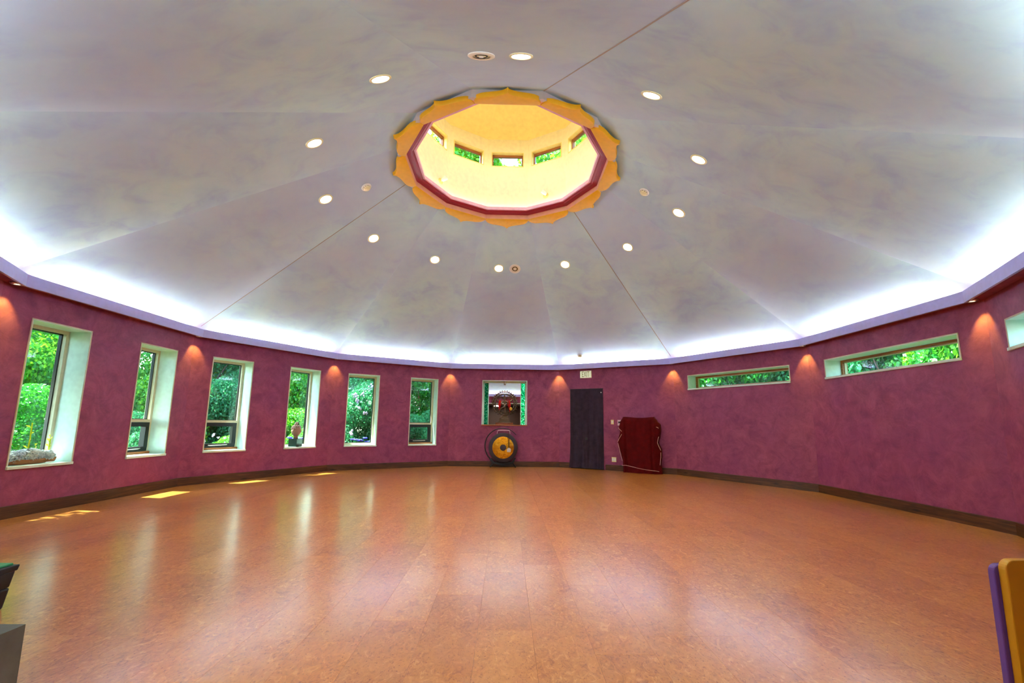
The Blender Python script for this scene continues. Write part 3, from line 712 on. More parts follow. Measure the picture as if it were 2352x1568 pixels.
def drape(s, t):
    y = 165 + t * 1285; ul, ur = U(prof(LS, y)), U(prof(RS, y)); z = Zc(y)
    core0, core1 = U(395), U(1060)
    if s < 0.2: q = s / 0.2; u = ul + (core0 - ul) * q; d = -0.15 - 0.12 * q ** 0.7
    elif s > 0.8: q = (1 - s) / 0.2; u = ur + (core1 - ur) * q; d = -0.15 - 0.12 * q ** 0.7
    else: q = (s - 0.2) / 0.6; u = core0 + (core1 - core0) * q; d = -0.27
    amp = 0.004 + 0.012 * t
    d -= amp * math.sin(s * 19 + 1.3 * math.sin(t * 4)) + 0.002 * math.sin(s * 61 + t * 5)
    d += 0.05 * (math.exp(-((s - 0.235) / 0.02) ** 2) + math.exp(-((s - 0.765) / 0.025) ** 2)) * min(1, t * 3)
    if t < 0.07: d += (1 - t / 0.07) ** 2 * 0.05; z += 0.012 * math.sin(s * 9)
    return (u, d, z)
mb = MB(); mb.grid(drape, 70, 60)
n = len(mb.v)
mb.grid(lambda s, t: (drape(s, 0)[0], drape(s, 0)[1] * (1 - t) + t * -0.03, drape(s, 0)[2] + 0.004 * math.sin(t * 3)), 70, 6, True)
mb.grid(lambda s, t: (drape(0, s)[0], drape(0, s)[1] * (1 - t) - 0.03 * t, drape(0, s)[2]), 60, 3)
mb.grid(lambda s, t: (drape(1, s)[0], drape(1, s)[1] * (1 - t) - 0.03 * t, drape(1, s)[2]), 60, 3, True)
mb.build('cloth', M['velvet'], e, None, True)
def cord(name, px, dd_, r=0.0055):
    pts = []
    for (xa, ya), (xb, yb) in zip(px, px[1:]):
        for q in range(6): t_ = q / 6; pts.append((U(xa + (xb-xa)*t_), dd_ - 0.004 * math.sin(q), Zc(ya + (yb-ya)*t_)))
    pts.append((U(px[-1][0]), dd_, Zc(px[-1][1]))); MB().tube(pts, r, 6).build(name, M['cord'], e, None, True)
cord('cord_edge', [(262,412),(342,500)], -0.24); cord('cord_edge', [(340,565),(290,650),(240,745)], -0.23); cord('cord_edge', [(238,775),(275,930),(330,1195)], -0.21)
cord('cord_edge', [(1162,605),(1130,735),(1150,800),(1198,915)], -0.22); cord('cord_edge', [(1196,960),(1190,1080),(1168,1245)], -0.21)
cord('cord_edge', [(1120,385),(1150,395),(1165,415)], -0.22); cord('cord_edge', [(345,1290),(430,1282),(540,1300),(700,1332),(860,1356),(1000,1366),(1160,1380)], -0.30, 0.005)

# ------------------------------------------------------------------ gong on its stand, below the niche
GX, GY, GZ = -0.02, AP - 0.17, 0.503
e = empty('gong', T(GX, GY, 0)); tag(e, 'round bronze gong with dark rim hanging in a black ring stand', 'gong')
b = NB('gong_gold'); p = b.pr(rough=0.32, metal=0.9); v = b.coord(); n_ = b.noise(v, 16, 5, 0.65, 1.0)
b.l(b.ramp(n_, [(0.3, s2l((168, 98, 10))), (0.5, s2l((214, 142, 24))), (0.7, s2l((232, 170, 50)))]), p.inputs['Base Color'])
p.inputs['Anisotropic'].default_value = 0.85; tg = b.n('ShaderNodeTangent'); tg.direction_type = 'RADIAL'; tg.axis = 'Y'; b.l(tg.outputs[0], p.inputs['Tangent']); p.inputs['Anisotropic Rotation'].default_value = 0.25; M['gold'] = b.m
M['gongdark'] = plain('gong_dark_patina', s2l((62, 50, 54)), 0.5, 0.4); M['blackiron'] = plain('black_iron', s2l((22, 20, 20)), 0.45, 0.3)
g = RX(math.radians(90))
MB().lathe([(0.0, 0.0), (0.283, 0.0), (0.300, -0.004), (0.372, -0.012), (0.385, -0.022), (0.382, -0.085), (0.374, -0.085), (0.374, -0.03), (0.0, -0.015)], 64, T(0, 0, GZ) @ g).build('disc', M['gongdark'], e, None, 40)
MB().lathe([(0.080, 0.0035), (0.281, 0.0035), (0.284, 0.001), (0.284, -0.001), (0.080, -0.001)], 64, T(0, 0, GZ) @ g, cap=False).build('gold_face', M['gold'], e, None, 40)
MB().lathe([(0.0, 0.011), (0.04, 0.010), (0.083, 0.004), (0.085, 0.0), (0.0, 0.0)], 40, T(0, 0, GZ) @ g).build('boss', M['gongdark'], e, None, 40)
cx_, cz_, rr_ = -0.02, GZ + 0.043, 0.46
arc = [(cx_ + rr_ * math.cos(math.radians(a_)), 0.03, cz_ + rr_ * math.sin(math.radians(a_))) for a_ in np.linspace(38.7, 236, 60)]
MB().tube(arc, [0.008 + 0.006 * min(1, i / 30) for i in range(60)], 8).build('ring', M['blackiron'], e, None, True)
low = [(-0.36, GZ - 0.30), (-0.27, 0.085), (0.0, 0.05), (0.27, 0.085), (0.34, 0.24), (0.30, 0.24), (0.23, 0.13), (0.0, 0.10), (-0.23, 0.13), (-0.30, GZ - 0.27)]
MB().add([(x, -0.02, z) for x, z in low] + [(x, 0.06, z) for x, z in low], [tuple(range(10))[::-1], tuple(range(10, 20))] + [(i, (i+1) % 10, 10 + (i+1) % 10, 10 + i) for i in range(10)]).build('cradle', M['blackiron'], e)
for s in (-1, 1):
    for f_ in (-0.115, 0.14): MB().tube([(s * 0.25, 0.02, 0.12), (s * 0.33, f_, 0.011)], 0.011).build('leg', M['blackiron'], e)
M['strap'] = plain('pale_strap', s2l((218, 186, 190)), 0.6)
MB().box(-0.145, 0.165, -0.005, 0.012, GZ + 0.437, GZ + 0.456).build('hanger_bar', M['strap'], e, None, False, 0.003)
for xa, xb in ((-0.145, -0.165), (0.165, 0.178)): MB().tube([(xa, 0.0, GZ + 0.445), (xb, 0.0, GZ + 0.362)], 0.006).build('cord', M['strap'], e)
e = empty('gong_mallet', T(GX + 0.152, GY - 0.06, 0)); tag(e, 'white felt gong mallet with dark handle hanging before the gong', 'mallet')
MB().tube([(0, 0.02, GZ + 0.43), (0, 0.0, GZ + 0.36), (0.0, 0, GZ + 0.01)], 0.010).build('handle', plain('dark_red_handle', s2l((66, 22, 26)), 0.5), e, None, True)
MB().lathe([(0.012, 0.05), (0.045, 0.04), (0.052, 0.02), (0.052, -0.02), (0.044, -0.046), (0.0, -0.05)], 20, T(0, 0, GZ - 0.062)).build('head', mat_cloth('white_felt', s2l((236, 222, 202)), 0.95), e, None, 60)
MB().tube([(0, 0, GZ + 0.01), (0, 0, GZ - 0.02)], 0.013).build('ferrule', M['metal'], e)

# ------------------------------------------------------------------ dancing statue in the niche
M['bronze'] = plain('aged_bronze', s2l((92, 70, 54)), 0.5, 0.55); M['bronzelight'] = plain('worn_bronze', s2l((104, 84, 62)), 0.5, 0.5)
SZ = NZ0 + 0.008
e = empty('ring_statue', frame(4) @ T(0.0, 0.13, SZ)); tag(e, 'bronze dancing figure statue inside a flame-studded ring, in the niche', 'statue')
MB().box(-0.235, 0.235, -0.10, 0.10, 0.0, 0.055).build('plinth', mat_wood('plinth_wood', s2l((90, 40, 18)), s2l((130, 66, 30)), s2l((160, 90, 46)), 0), e, None, False, 0.006)
mb = MB()
for (hw, dw, za, zb) in ((0.175, 0.085, 0.055, 0.072), (0.15, 0.078, 0.072, 0.10), (0.135, 0.07, 0.10, 0.15), (0.125, 0.06, 0.15, 0.185), (0.10, 0.055, 0.185, 0.215), (0.075, 0.05, 0.215, 0.24)): mb.box(-hw, hw, -dw, dw, za, zb)
mb.build('pedestal', M['bronzelight'], e, None, False, 0.006)
mb = MB()
for q in range(9): mb.ball((-0.12 + q * 0.03, -0.062, 0.165), 0.016, 8, 5, (0.8, 0.6, 1.2))
mb.build('lotus_petals', M['bronzelight'], e, None, True)
RC = 0.585
def circ(r, n, a0=0, a1=360): return [(r * math.cos(math.radians(a_)), 0, RC + r * 0.97 * math.sin(math.radians(a_))) for a_ in np.linspace(a0, a1, n, endpoint=(a1 - a0 < 360))]
MB().tube(circ(0.325, 72), 0.011, 6, True).build('outer_ring', M['bronze'], e, None, True)
MB().tube(circ(0.272, 72), 0.010, 6, True).build('inner_ring', M['bronze'], e, None, True)
MB().tube(circ(0.255, 64), 0.005, 5, True).build('bead_line', M['bronzelight'], e, None, True)
for q in range(44):
    a_ = math.radians(-90 + 360 * (q + 0.5) / 44); c_, s_ = math.cos(a_), math.sin(a_)
    MB().tube([(0.272 * c_, 0, RC + 0.264 * s_), (0.325 * c_, 0, RC + 0.315 * s_)], 0.006, 5).build('spoke', M['bronze'], e)
for q in range(29):
    a_ = math.radians(-60 + 300 * q / 28 ); c_, s_ = math.cos(a_), math.sin(a_)
    MB().tube([((0.325 + t_) * c_, 0, RC + (0.325 * 0.97 + t_) * s_) for t_ in (0, 0.012, 0.024, 0.036, 0.048)], [0.006, 0.007, 0.012, 0.009, 0.002], 6).build('flame', M['bronze'], e, None, True)
def skin(name, verts, edges, radii, mat, parent, root=0, sub=2):
    me = bpy.data.meshes.new(name); me.from_pydata(verts, edges, []); o = bpy.data.objects.new(name, me); C.objects.link(o)
    md = o.modifiers.new('s', 'SKIN'); md.use_smooth_shade = True
    for i, r_ in enumerate(radii): me.skin_vertices[0].data[i].radius = (r_, r_); me.skin_vertices[0].data[i].use_root = (i == root)
    o.modifiers.new('d', 'SUBSURF').levels = sub
    dg = bpy.context.evaluated_depsgraph_get(); m2 = bpy.data.meshes.new_from_object(o.evaluated_get(dg)); bpy.data.objects.remove(o)
    m2.materials.clear(); m2.materials.append(mat); m2.polygons.foreach_set('use_smooth', [True] * len(m2.polygons)); return link(name, m2, parent)
V = [(0.0,0,0.50),(0.005,0,0.56),(0.0,0,0.625),(-0.005,0,0.66),(-0.005,-0.005,0.695),(-0.005,-0.005,0.73),(-0.005,0,0.79),      # hip..chest, neck, head, crown tip
     (0.02,-0.01,0.40),(0.03,-0.015,0.315),(0.0,0,0.24),                                              # standing leg (bent)
     (-0.03,-0.03,0.47),(-0.10,-0.05,0.43),(-0.15,-0.055,0.345),(-0.175,-0.07,0.33),                      # raised leg crossing
     (-0.06,0,0.64),(-0.13,-0.01,0.615),(-0.20,-0.005,0.67),(-0.225,0,0.70),                              # upper left arm
     (0.055,0,0.64),(0.12,-0.01,0.61),(0.19,-0.005,0.665),(0.215,0,0.69),                                 # upper right arm
     (-0.10,-0.05,0.57),(-0.03,-0.07,0.555),(0.06,-0.075,0.53),                                            # front arm sweeping across
     (0.11,-0.045,0.55),(0.10,-0.07,0.63),(0.10,-0.075,0.665)]                                              # blessing arm
E_ = [(0,1),(1,2),(2,3),(3,4),(4,5),(5,6),(0,7),(7,8),(8,9),(0,10),(10,11),(11,12),(12,13),(2,14),(14,15),(15,16),(16,17),(2,18),(18,19),(19,20),(20,21),(14,22),(22,23),(23,24),(18,25),(25,26),(26,27)]
Rr = [0.034,0.026,0.036,0.016,0.026,0.024,0.007, 0.027,0.020,0.016, 0.028,0.023,0.015,0.010, 0.018,0.013,0.010,0.007, 0.018,0.013,0.010,0.007, 0.013,0.010,0.007, 0.013,0.010,0.007]
skin('figure', V, E_, Rr, M['bronze'], e)
mb = MB(); mb.ball((-0.005, -0.005, 0.705), 0.030, 12, 8, (0.85, 0.9, 1.1)); mb.build('head', M['bronze'], e, None, True)
MB().lathe([(0.026, 0.0), (0.034, 0.01), (0.026, 0.03), (0.028, 0.036), (0.016, 0.06), (0.018, 0.066), (0.008, 0.09), (0.0, 0.10)], 12, T(-0.005, 0, 0.73)).build('crown', M['bronze'], e, None, 50)
mb = MB()
for s in (-1, 1):
    for q in range(4): mb.tube([(s * 0.03, 0.01, 0.70 + q * 0.012), (s * 0.10, 0.012, 0.735 + q * 0.02), (s * (0.17 + 0.01 * q), 0.01, 0.70 + q * 0.028)], 0.004, 5)
mb.build('hair_strands', M['bronze'], e)
mb = MB(); mb.ball((0.02, -0.005, 0.262), 0.045, 12, 6, (1.7, 0.8, 0.55)); mb.build('trampled_figure', M['bronze'], e, None, True)
M['redcloth'] = mat_cloth('red_scarf_cloth', s2l((196, 30, 36)), 0.8)
def scarf(x, z0, z1, sw): 
    mb = MB(); mb.grid(lambda s, t: (x + (s - 0.5) * (0.05 + 0.03 * math.sin(t * 5)) + sw * t, -0.035 - 0.012 * math.sin(s * 9 + t * 3), z0 + (z1 - z0) * t), 10, 16)
    n = len(mb.v); mb.v += [(a_, b_ + 0.004, c_) for a_, b_, c_ in mb.v]; mb.f += [tuple(i + n for i in f[::-1]) for f in mb.f[:]]; return mb
scarf(-0.125, 0.66, 0.36, -0.02).build('scarf', M['redcloth'], e, None, True); scarf(0.115, 0.66, 0.34, 0.03).build('scarf', M['redcloth'], e, None, True)
mb = MB()
for q in range(7): mb.ball((0.172 + 0.022 * math.cos(q * 0.9), -0.06, 0.43 + 0.03 * math.sin(q * 0.9)), 0.017, 8, 5)
mb.build('yellow_garland', plain('marigold', s2l((236, 180, 50)), 0.7), e, None, True)
e = empty('niche_spotlight', frame(4) @ T(0.0, 0.10, NZ1 - 0.02)); tag(e, 'tiny silver spotlight under the head of the niche', 'spotlight')
MB().lathe([(0.014, 0.0), (0.014, -0.02), (0.028, -0.025), (0.032, -0.065), (0.028, -0.065), (0.024, -0.04)], 16).build('can', M['metal'], e, None, 40)
MB().lathe([(0, -0.055), (0.026, -0.055), (0.026, -0.058), (0, -0.058)], 14).build('lens', M['pucklens'], e)

L = bpy.data.lights.new('niche_lamp', 'SPOT'); L.energy = 9.0; L.spot_size = math.radians(120); L.spot_blend = 0.8; L.color = (1.0, 0.95, 0.86); L.shadow_soft_size = 0.02
lo_ = bpy.data.objects.new('lamp', L); C.objects.link(lo_); lo_.parent = e; lo_.location = (0, 0, -0.07)
# ------------------------------------------------------------------ carved head on its plinth, on a window sill
F2 = frame(2)
e = empty('carved_head', F2 @ T(0.735, 0.12, WZ0 + 0.012) @ RZ(math.radians(20)) @ Matrix.Diagonal((1.15, 1.15, 1.05, 1))); tag(e, 'brown carved stone head on a dark block, on the window sill', 'sculpture')
MB().box(-0.085, 0.085, -0.085, 0.085, 0, 0.165).build('block', plain('dark_green_stone', s2l((30, 42, 38)), 0.12), e, None, False, 0.003)
MB().tube([(0, 0, 0.16), (0, 0, 0.235)], [0.042, 0.036], 16).build('neck', plain('brown_stone', s2l((158, 126, 112)), 0.75), e, None, True)
M['stonehead'] = bpy.data.materials['brown_stone']
def headfn(s, t):
    a_ = 2 * math.pi * s; ph = -math.pi / 2 + math.pi * t
    wv = 0.082 * (1 - 0.32 * max(0, -math.sin(ph)) ** 1.5); x = wv * math.cos(ph) * math.cos(a_); y = wv * 1.12 * math.cos(ph) * math.sin(a_); z = 0.125 * math.sin(ph)
    if y < 0:
        f_ = math.exp(-(x / 0.012) ** 2); nz = math.exp(-((z + 0.012) / 0.032) ** 2); y -= 0.020 * f_ * nz
        y -= 0.008 * math.exp(-((z + 0.062) / 0.010) ** 2) * math.exp(-(x / 0.024) ** 2)
        y += 0.010 * (math.exp(-((x - 0.030) / 0.016) ** 2) + math.exp(-((x + 0.030) / 0.016) ** 2)) * math.exp(-((z - 0.018) / 0.014) ** 2)
    return (x, y, 0.325 + z)
MB().grid(headfn, 32, 24).build('face', M['stonehead'], e, None, True)
mb = MB()
for s in (-1, 1): mb.ball((s * 0.082, 0.012, 0.30), 0.034, 10, 8, (0.3, 0.6, 1.7))
mb.build('ears', M['stonehead'], e, None, True)
mb = MB(); rg = random.Random(3)
for j in range(7):
    ph = math.radians(22 + j * 10.5); nn = max(4, int(20 * math.cos(ph)))
    for i in range(nn):
        a_ = 2 * math.pi * (i + 0.5 * (j % 2)) / nn
        if math.sin(a_) < -0.35 and j < 2: continue
        mb.ball((0.084 * math.cos(ph) * math.cos(a_), 0.092 * math.cos(ph) * math.sin(a_), 0.325 + 0.128 * math.sin(ph)), 0.014, 7, 5)
for j in range(3):
    for i in range(8 - 2 * j):
        a_ = 2 * math.pi * i / (8 - 2 * j); mb.ball((0.030 * (1 - j * 0.3) * math.cos(a_), 0.030 * (1 - j * 0.3) * math.sin(a_), 0.462 + 0.018 * j), 0.013, 7, 5)
mb.build('hair_curls', plain('dark_brown_stone', s2l((110, 86, 78)), 0.8), e, None, True)

# ------------------------------------------------------------------ foliage helpers
def leaf_mesh(name, n, blobs, size, mat, seed, shell=0.55, up=0.35):
    rs = np.random.RandomState(seed); bl = np.array(blobs, float)         # cx cy cz rx ry rz
    wgt = (bl[:, 3] * bl[:, 4] * bl[:, 5]) ** 0.67; idx = rs.choice(len(bl), n, p=wgt / wgt.sum())
    d = rs.normal(size=(n, 3)); d /= np.linalg.norm(d, axis=1)[:, None]
    rad = (shell ** 3 + (1 - shell ** 3) * rs.rand(n)) ** (1 / 3)
    P = bl[idx, :3] + d * rad[:, None] * bl[idx, 3:6]
    nr = d * 0.6 + rs.normal(size=(n, 3)) * 0.55; nr[:, 2] += up; nr /= np.linalg.norm(nr, axis=1)[:, None]
    ax = np.cross(nr, rs.normal(size=(n, 3))); ax /= np.linalg.norm(ax, axis=1)[:, None]; bx = np.cross(nr, ax)
    s = size * (0.6 + 0.8 * rs.rand(n))[:, None]
    v = np.empty((n, 4, 3)); v[:, 0] = P - ax * s * 0.5; v[:, 1] = P + bx * s * 0.3 + nr * s * 0.08; v[:, 2] = P + ax * s * 0.5; v[:, 3] = P - bx * s * 0.3 + nr * s * 0.08
    me = bpy.data.meshes.new(name); me.vertices.add(n * 4); me.vertices.foreach_set('co', v.ravel())
    me.loops.add(n * 4); me.loops.foreach_set('vertex_index', np.arange(n * 4, dtype=np.int32))
    me.polygons.add(n); me.polygons.foreach_set('loop_start', np.arange(0, n * 4, 4, dtype=np.int32)); me.polygons.foreach_set('loop_total', np.full(n, 4, dtype=np.int32))
    me.update(); me.validate(); me.materials.append(mat); return me
def blobset(seed, n, rx, rz, cz, br):
    rg = random.Random(seed); o = []
    for i in range(n):
        a_ = rg.random() * 6.283; q = rg.random() ** 0.5 * rx; z = cz + (rg.random() * 2 - 1) * rz; b_ = br * (0.7 + 0.6 * rg.random())
        o.append((q * math.cos(a_), q * math.sin(a_), z, b_, b_, b_ * 0.75))
    return o
bush_me = [leaf_mesh('foliage', 42000, blobset(11, 16, 0.95, 0.75, 1.0, 0.50), 0.056, M['leafA'], 1), leaf_mesh('foliage', 42000, blobset(12, 16, 0.95, 0.75, 1.0, 0.50), 0.056, M['leafB'], 2),
           leaf_mesh('foliage', 42000, blobset(13, 16, 0.95, 0.75, 1.0, 0.50), 0.056, M['leafC'], 3)]
tree_me = [leaf_mesh('crown', 60000, blobset(21, 26, 1.9, 2.6, 5.2, 0.95), 0.115, M['leafA'], 4, 0.4), leaf_mesh('crown', 60000, blobset(22, 26, 1.9, 2.6, 5.2, 0.95), 0.115, M['leafB'], 5, 0.4),
           leaf_mesh('crown', 60000, blobset(23, 26, 1.9, 2.6, 5.2, 0.95), 0.115, M['leafC'], 6, 0.4)]
def trunk_mesh(seed, h_, r_):
    rg = random.Random(seed); mb = MB(); pts = [(0.06 * math.sin(i * 1.3 + seed), 0.06 * math.cos(i * 1.7 + seed), h_ * i / 8 - 0.15) for i in range(9)]
    mb.tube(pts, [r_ * (1.25 - 0.95 * i / 8) for i in range(9)], 9)
    for i in range(7):
        a_ = rg.random() * 6.28; z_ = h_ * (0.35 + 0.5 * rg.random()); L_ = 0.9 + rg.random()
        mb.tube([(0, 0, z_), (0.5 * L_ * math.cos(a_), 0.5 * L_ * math.sin(a_), z_ + 0.4), (L_ * math.cos(a_), L_ * math.sin(a_), z_ + 1.0)], [r_ * 0.35, r_ * 0.22, r_ * 0.08], 6)
    return mb.mesh('trunk', M['bark'], True)
trunk_me = [trunk_mesh(1, 6.0, 0.17), trunk_mesh(2, 6.0, 0.13)]
stem_me = MB()
for q in range(6):
    a_ = q * 1.05; stem_me.tube([(0.05 * math.cos(a_), 0.05 * math.sin(a_), -0.15), (0.25 * math.cos(a_), 0.25 * math.sin(a_), 0.6), (0.55 * math.cos(a_), 0.55 * math.sin(a_), 1.3)], [0.025, 0.018, 0.008], 6)
stem_me = stem_me.mesh('stems', M['bark'], True)
gz = -0.12
def polar(ang, r_): a_ = math.radians(ang); return r_ * math.cos(a_), r_ * math.sin(a_)
rg = random.Random(9)
def bush(ang, r_, v, sc, label, blossom=False, zs=1.0):
    x, y = polar(ang, r_); e = empty('garden_bush', T(x, y, gz) @ RZ(rg.random() * 6.28) @ Matrix.Diagonal((sc, sc, sc * zs, 1)))
    tag(e, label, 'bush', 'bushes outside the windows'); link('foliage', bush_me[v], e); link('stems', stem_me, e)
    if blossom:
        mb = MB(); r3 = random.Random(7)
        for i in range(60):
            th, ph = r3.random() * 6.28, math.acos(1 - 1.3 * r3.random()); px_, py_, pz_ = 1.35 * math.sin(ph) * math.cos(th), 1.35 * math.sin(ph) * math.sin(th), 1.0 + 1.1 * math.cos(ph)
            for q in range(5): mb.ball((px_ + r3.uniform(-.05, .05), py_ + r3.uniform(-.05, .05), pz_ + r3.uniform(-.04, .04)), 0.03, 6, 4)
        mb.build('blossoms', M['blossom'], e, None, True)
    return e
def tree(ang, r_, v, sc, label, tr=0, zs=1.0):
    x, y = polar(ang, r_); e = empty('garden_tree', T(x, y, gz) @ RZ(rg.random() * 6.28) @ Matrix.Diagonal((sc, sc, sc * zs, 1)))
    tag(e, label, 'tree', 'trees outside the windows'); link('crown', tree_me[v], e); link('trunk', trunk_me[tr], e); return e
gd = MB().prism([(40 * math.cos(i * 0.2618), 40 * math.sin(i * 0.2618)) for i in range(24)], -0.30, gz).build('ground', M['soil']); struct(gd, 'green garden ground around the hall')

# left garden, fanned out behind the upright windows
bush(170.5, 8.3, 0, 0.9, 'deep green bush filling the lower part of the far left window')
bush(161.5, 10.8, 1, 1.25, 'bright green bush in the upper part of the far left window', zs=1.5)
bush(157.0, 8.3, 2, 0.75, 'dark teal shrub behind the lower pane of the second window')
bush(150.5, 10.8, 1, 1.25, 'yellowish green bush in the second window from the left', zs=1.5)
bush(145.6, 7.9, 1, 0.48, 'low yellow-green shrub with pale flowers behind the third window lower pane', True)
bush(139.5, 10.8, 2, 1.05, 'pale teal bush below the trunks in the third window', zs=1.25)
bush(133.0, 8.8, 1, 0.9, 'bright green bush behind the carved head')
bush(127.5, 11.4, 1, 1.25, 'sunlit bush in the upper half of the carved head window', zs=1.5)
bush(121.2, 8.5, 2, 1.0, 'flowering bush with pale blossoms in the fifth window', True, 1.3)
bush(114.5, 11.2, 0, 1.25, 'dense green bush in the top of the fifth window', zs=1.4)
bush(106.0, 11.2, 0, 1.25, 'dense green bush in the window beside the niche', zs=1.5)
bush(108.3, 8.4, 2, 0.8, 'dark teal bush behind the vent sash nearest the gong')
for i, (a_, r_, v, s_, tr, lab) in enumerate([(168, 14.5, 0, 1.0, 0, 'tall deep green tree left of all others, far left window'), (160, 15, 1, 1.15, 1, 'tall bright tree behind the far left window'), (151, 15.5, 0, 1.0, 0, 'deep green tree behind the second window'),
        (140.0, 13.2, 2, 1.0, 0, 'tree with dark trunk at the right side of the third window'), (135.5, 17, 2, 1.2, 1, 'far teal tree in the middle of the third window'), (132, 15, 1, 1.1, 1, 'bright tree behind the third window, left of the carved head window'), (127, 13, 1, 1.0, 0, 'bright tree with dark trunk in the carved head window'),
        (119, 15.5, 0, 1.2, 1, 'deep green tree between the fourth and fifth windows'), (112, 13.5, 1, 1.1, 0, 'bright tree in the top of the fifth window'), (104, 15, 0, 1.2, 0, 'deep green tree behind the window beside the niche')]):
    tree(a_, r_, v, s_, lab, tr)
tree(195, 8.8, 0, 0.85, 'added out-of-view tree near the wall, shading the far left window from the sun', 1)  # added out of view to keep direct sun off the far left window
# tall trees seen through the lantern windows
tree(93, 13.0, 1, 1.55, 'tall tree showing in the middle lantern window', 0, 1.12)
tree(70, 13.0, 1, 1.65, 'tall tree showing in the right lantern windows', 1, 1.12)
tree(122, 13.0, 2, 1.6, 'tall tree showing in the left lantern windows', 1, 1.12)
# right garden behind the strip windows
for a_, r_, v, s_, z_, lab in ((48, 10.0, 0, 1.5, 1.5, 'deep green bush at the left end of the first strip window'), (41, 10.3, 2, 1.5, 1.5, 'teal green bush in the middle of the first strip window'), (34.5, 10.0, 0, 1.5, 1.5, 'deep green bush at the right end of the first strip window'),
        (27, 9.8, 2, 1.5, 1.5, 'teal green bush at the left end of the second strip window'), (19, 9.8, 0, 1.5, 1.5, 'deep green bush in the middle of the second strip window'), (10.5, 9.6, 1, 1.5, 1.5, 'bright green bush at the right end of the second strip window'), (1, 9.5, 1, 1.5, 1.5, 'bright green bush behind the strip window at the right edge'), (-10, 9.5, 0, 1.5, 1.5, 'deep green bush beyond the right edge strip window')):
    bush(a_, r_, v, s_, lab, False, z_)
for a_, r_, v, s_, lab in ((45, 14.5, 0, 1.15, 'tall deep green tree behind the first strip window'), (31, 14.5, 1, 1.15, 'tall bright tree between the two strip windows'), (17, 14, 0, 1.15, 'tall deep green tree behind the second strip window'), (4, 13.5, 1, 1.1, 'tall bright tree behind the right edge strip window')):
    tree(a_, r_, v, s_, lab, 1)
# blue irises below the middle windows
def iris(ang, r_, lab):
    x, y = polar(ang, r_); e = empty('blue_iris', T(x, y, gz)); tag(e, lab, 'flower', 'blue irises outside')
    mb = MB(); r3 = random.Random(int(ang * 10))
    for q in range(14):
        a_ = r3.random() * 6.28; L_ = 0.5 + 0.35 * r3.random(); mb.add([(0.02 * math.cos(a_), 0.02 * math.sin(a_), 0), (0.06 * math.cos(a_ + .3), 0.06 * math.sin(a_ + .3), 0), (0.22 * math.cos(a_), 0.22 * math.sin(a_), L_)], [(0, 1, 2)])
    mb.build('leaves', M['leafC'], e)
    mb = MB()
    for q in range(9):
        px_, py_, pz_ = r3.uniform(-.2, .2), r3.uniform(-.2, .2), r3.uniform(0.62, 0.86)
        for i in range(5):
            a_ = i * 1.257; mb.ball((px_ + 0.035 * math.cos(a_), py_ + 0.035 * math.sin(a_), pz_), 0.032, 6, 4, (1, 1, 0.7))
    mb.build('petals', M['iris'], e, None, True)
iris(124.0, 6.8, 'clump of blue irises at the foot of the fifth window'); iris(137.3, 6.75, 'clump of blue irises left of the carved head')

# ------------------------------------------------------------------ bark trough on the far left sill
F1 = frame(1)
e = empty('sill_planter', F1 @ T(-0.80, 0.14, WZ0 + 0.012)); tag(e, 'curved bark trough of silvery moss and yellow sprouts on the far left sill', 'planter')
def trough(s, t):
    x = -0.30 + 0.60 * s; a_ = math.pi * (1.0 + t); w_ = 0.075 * (0.55 + 0.45 * math.sin(math.pi * s)); return (x, w_ * math.cos(a_), 0.062 + 0.006 * math.cos(s * 6.28) + 0.062 * math.sin(a_))
MB().grid(trough, 24, 12, True).build('bark_trough', mat_wood('trough_bark', s2l((110, 60, 28)), s2l((160, 96, 50)), s2l((196, 130, 74)), 0), e, None, True)
M['silver'] = mat_leaf('silver_moss', s2l((214, 232, 238)), s2l((238, 248, 250)), s2l((255, 255, 255)), 0.4)
link('silvery_moss', leaf_mesh('silvery_moss', 6000, [(-0.18, 0, 0.095, 0.13, 0.09, 0.07), (0, 0, 0.10, 0.16, 0.095, 0.085), (0.18, 0, 0.09, 0.13, 0.085, 0.065)], 0.028, M['silver'], 31), e)
def sprout(x, h_, nleaf, big):
    mb = MB(); mb.tube([(x, 0, 0.09), (x + 0.01, 0, 0.09 + h_ * 0.5), (x + 0.005, 0, 0.09 + h_)], [0.010, 0.008, 0.007], 6)
    for q in range(nleaf):
        z_ = 0.11 + h_ * q / max(1, nleaf - 1); a_ = q * 2.2; mb.add([(x, 0, z_), (x + 0.03 * big * math.cos(a_), 0.02 * math.sin(a_), z_ + 0.01), (x + 0.055 * big * math.cos(a_), 0.03 * big * math.sin(a_), z_ + 0.03), (x + 0.02 * big * math.cos(a_ + .7), 0.02 * math.sin(a_ + .7), z_ + 0.03)], [(0, 1, 2, 3)])
    mb.build('sprout', M['leafY'], e)
sprout(-0.02, 0.40, 6, 1.1); sprout(0.22, 0.20, 10, 0.7); sprout(-0.27, 0.12, 5, 1.0); sprout(-0.22, 0.10, 4, 0.8); sprout(0.06, 0.10, 4, 0.6)

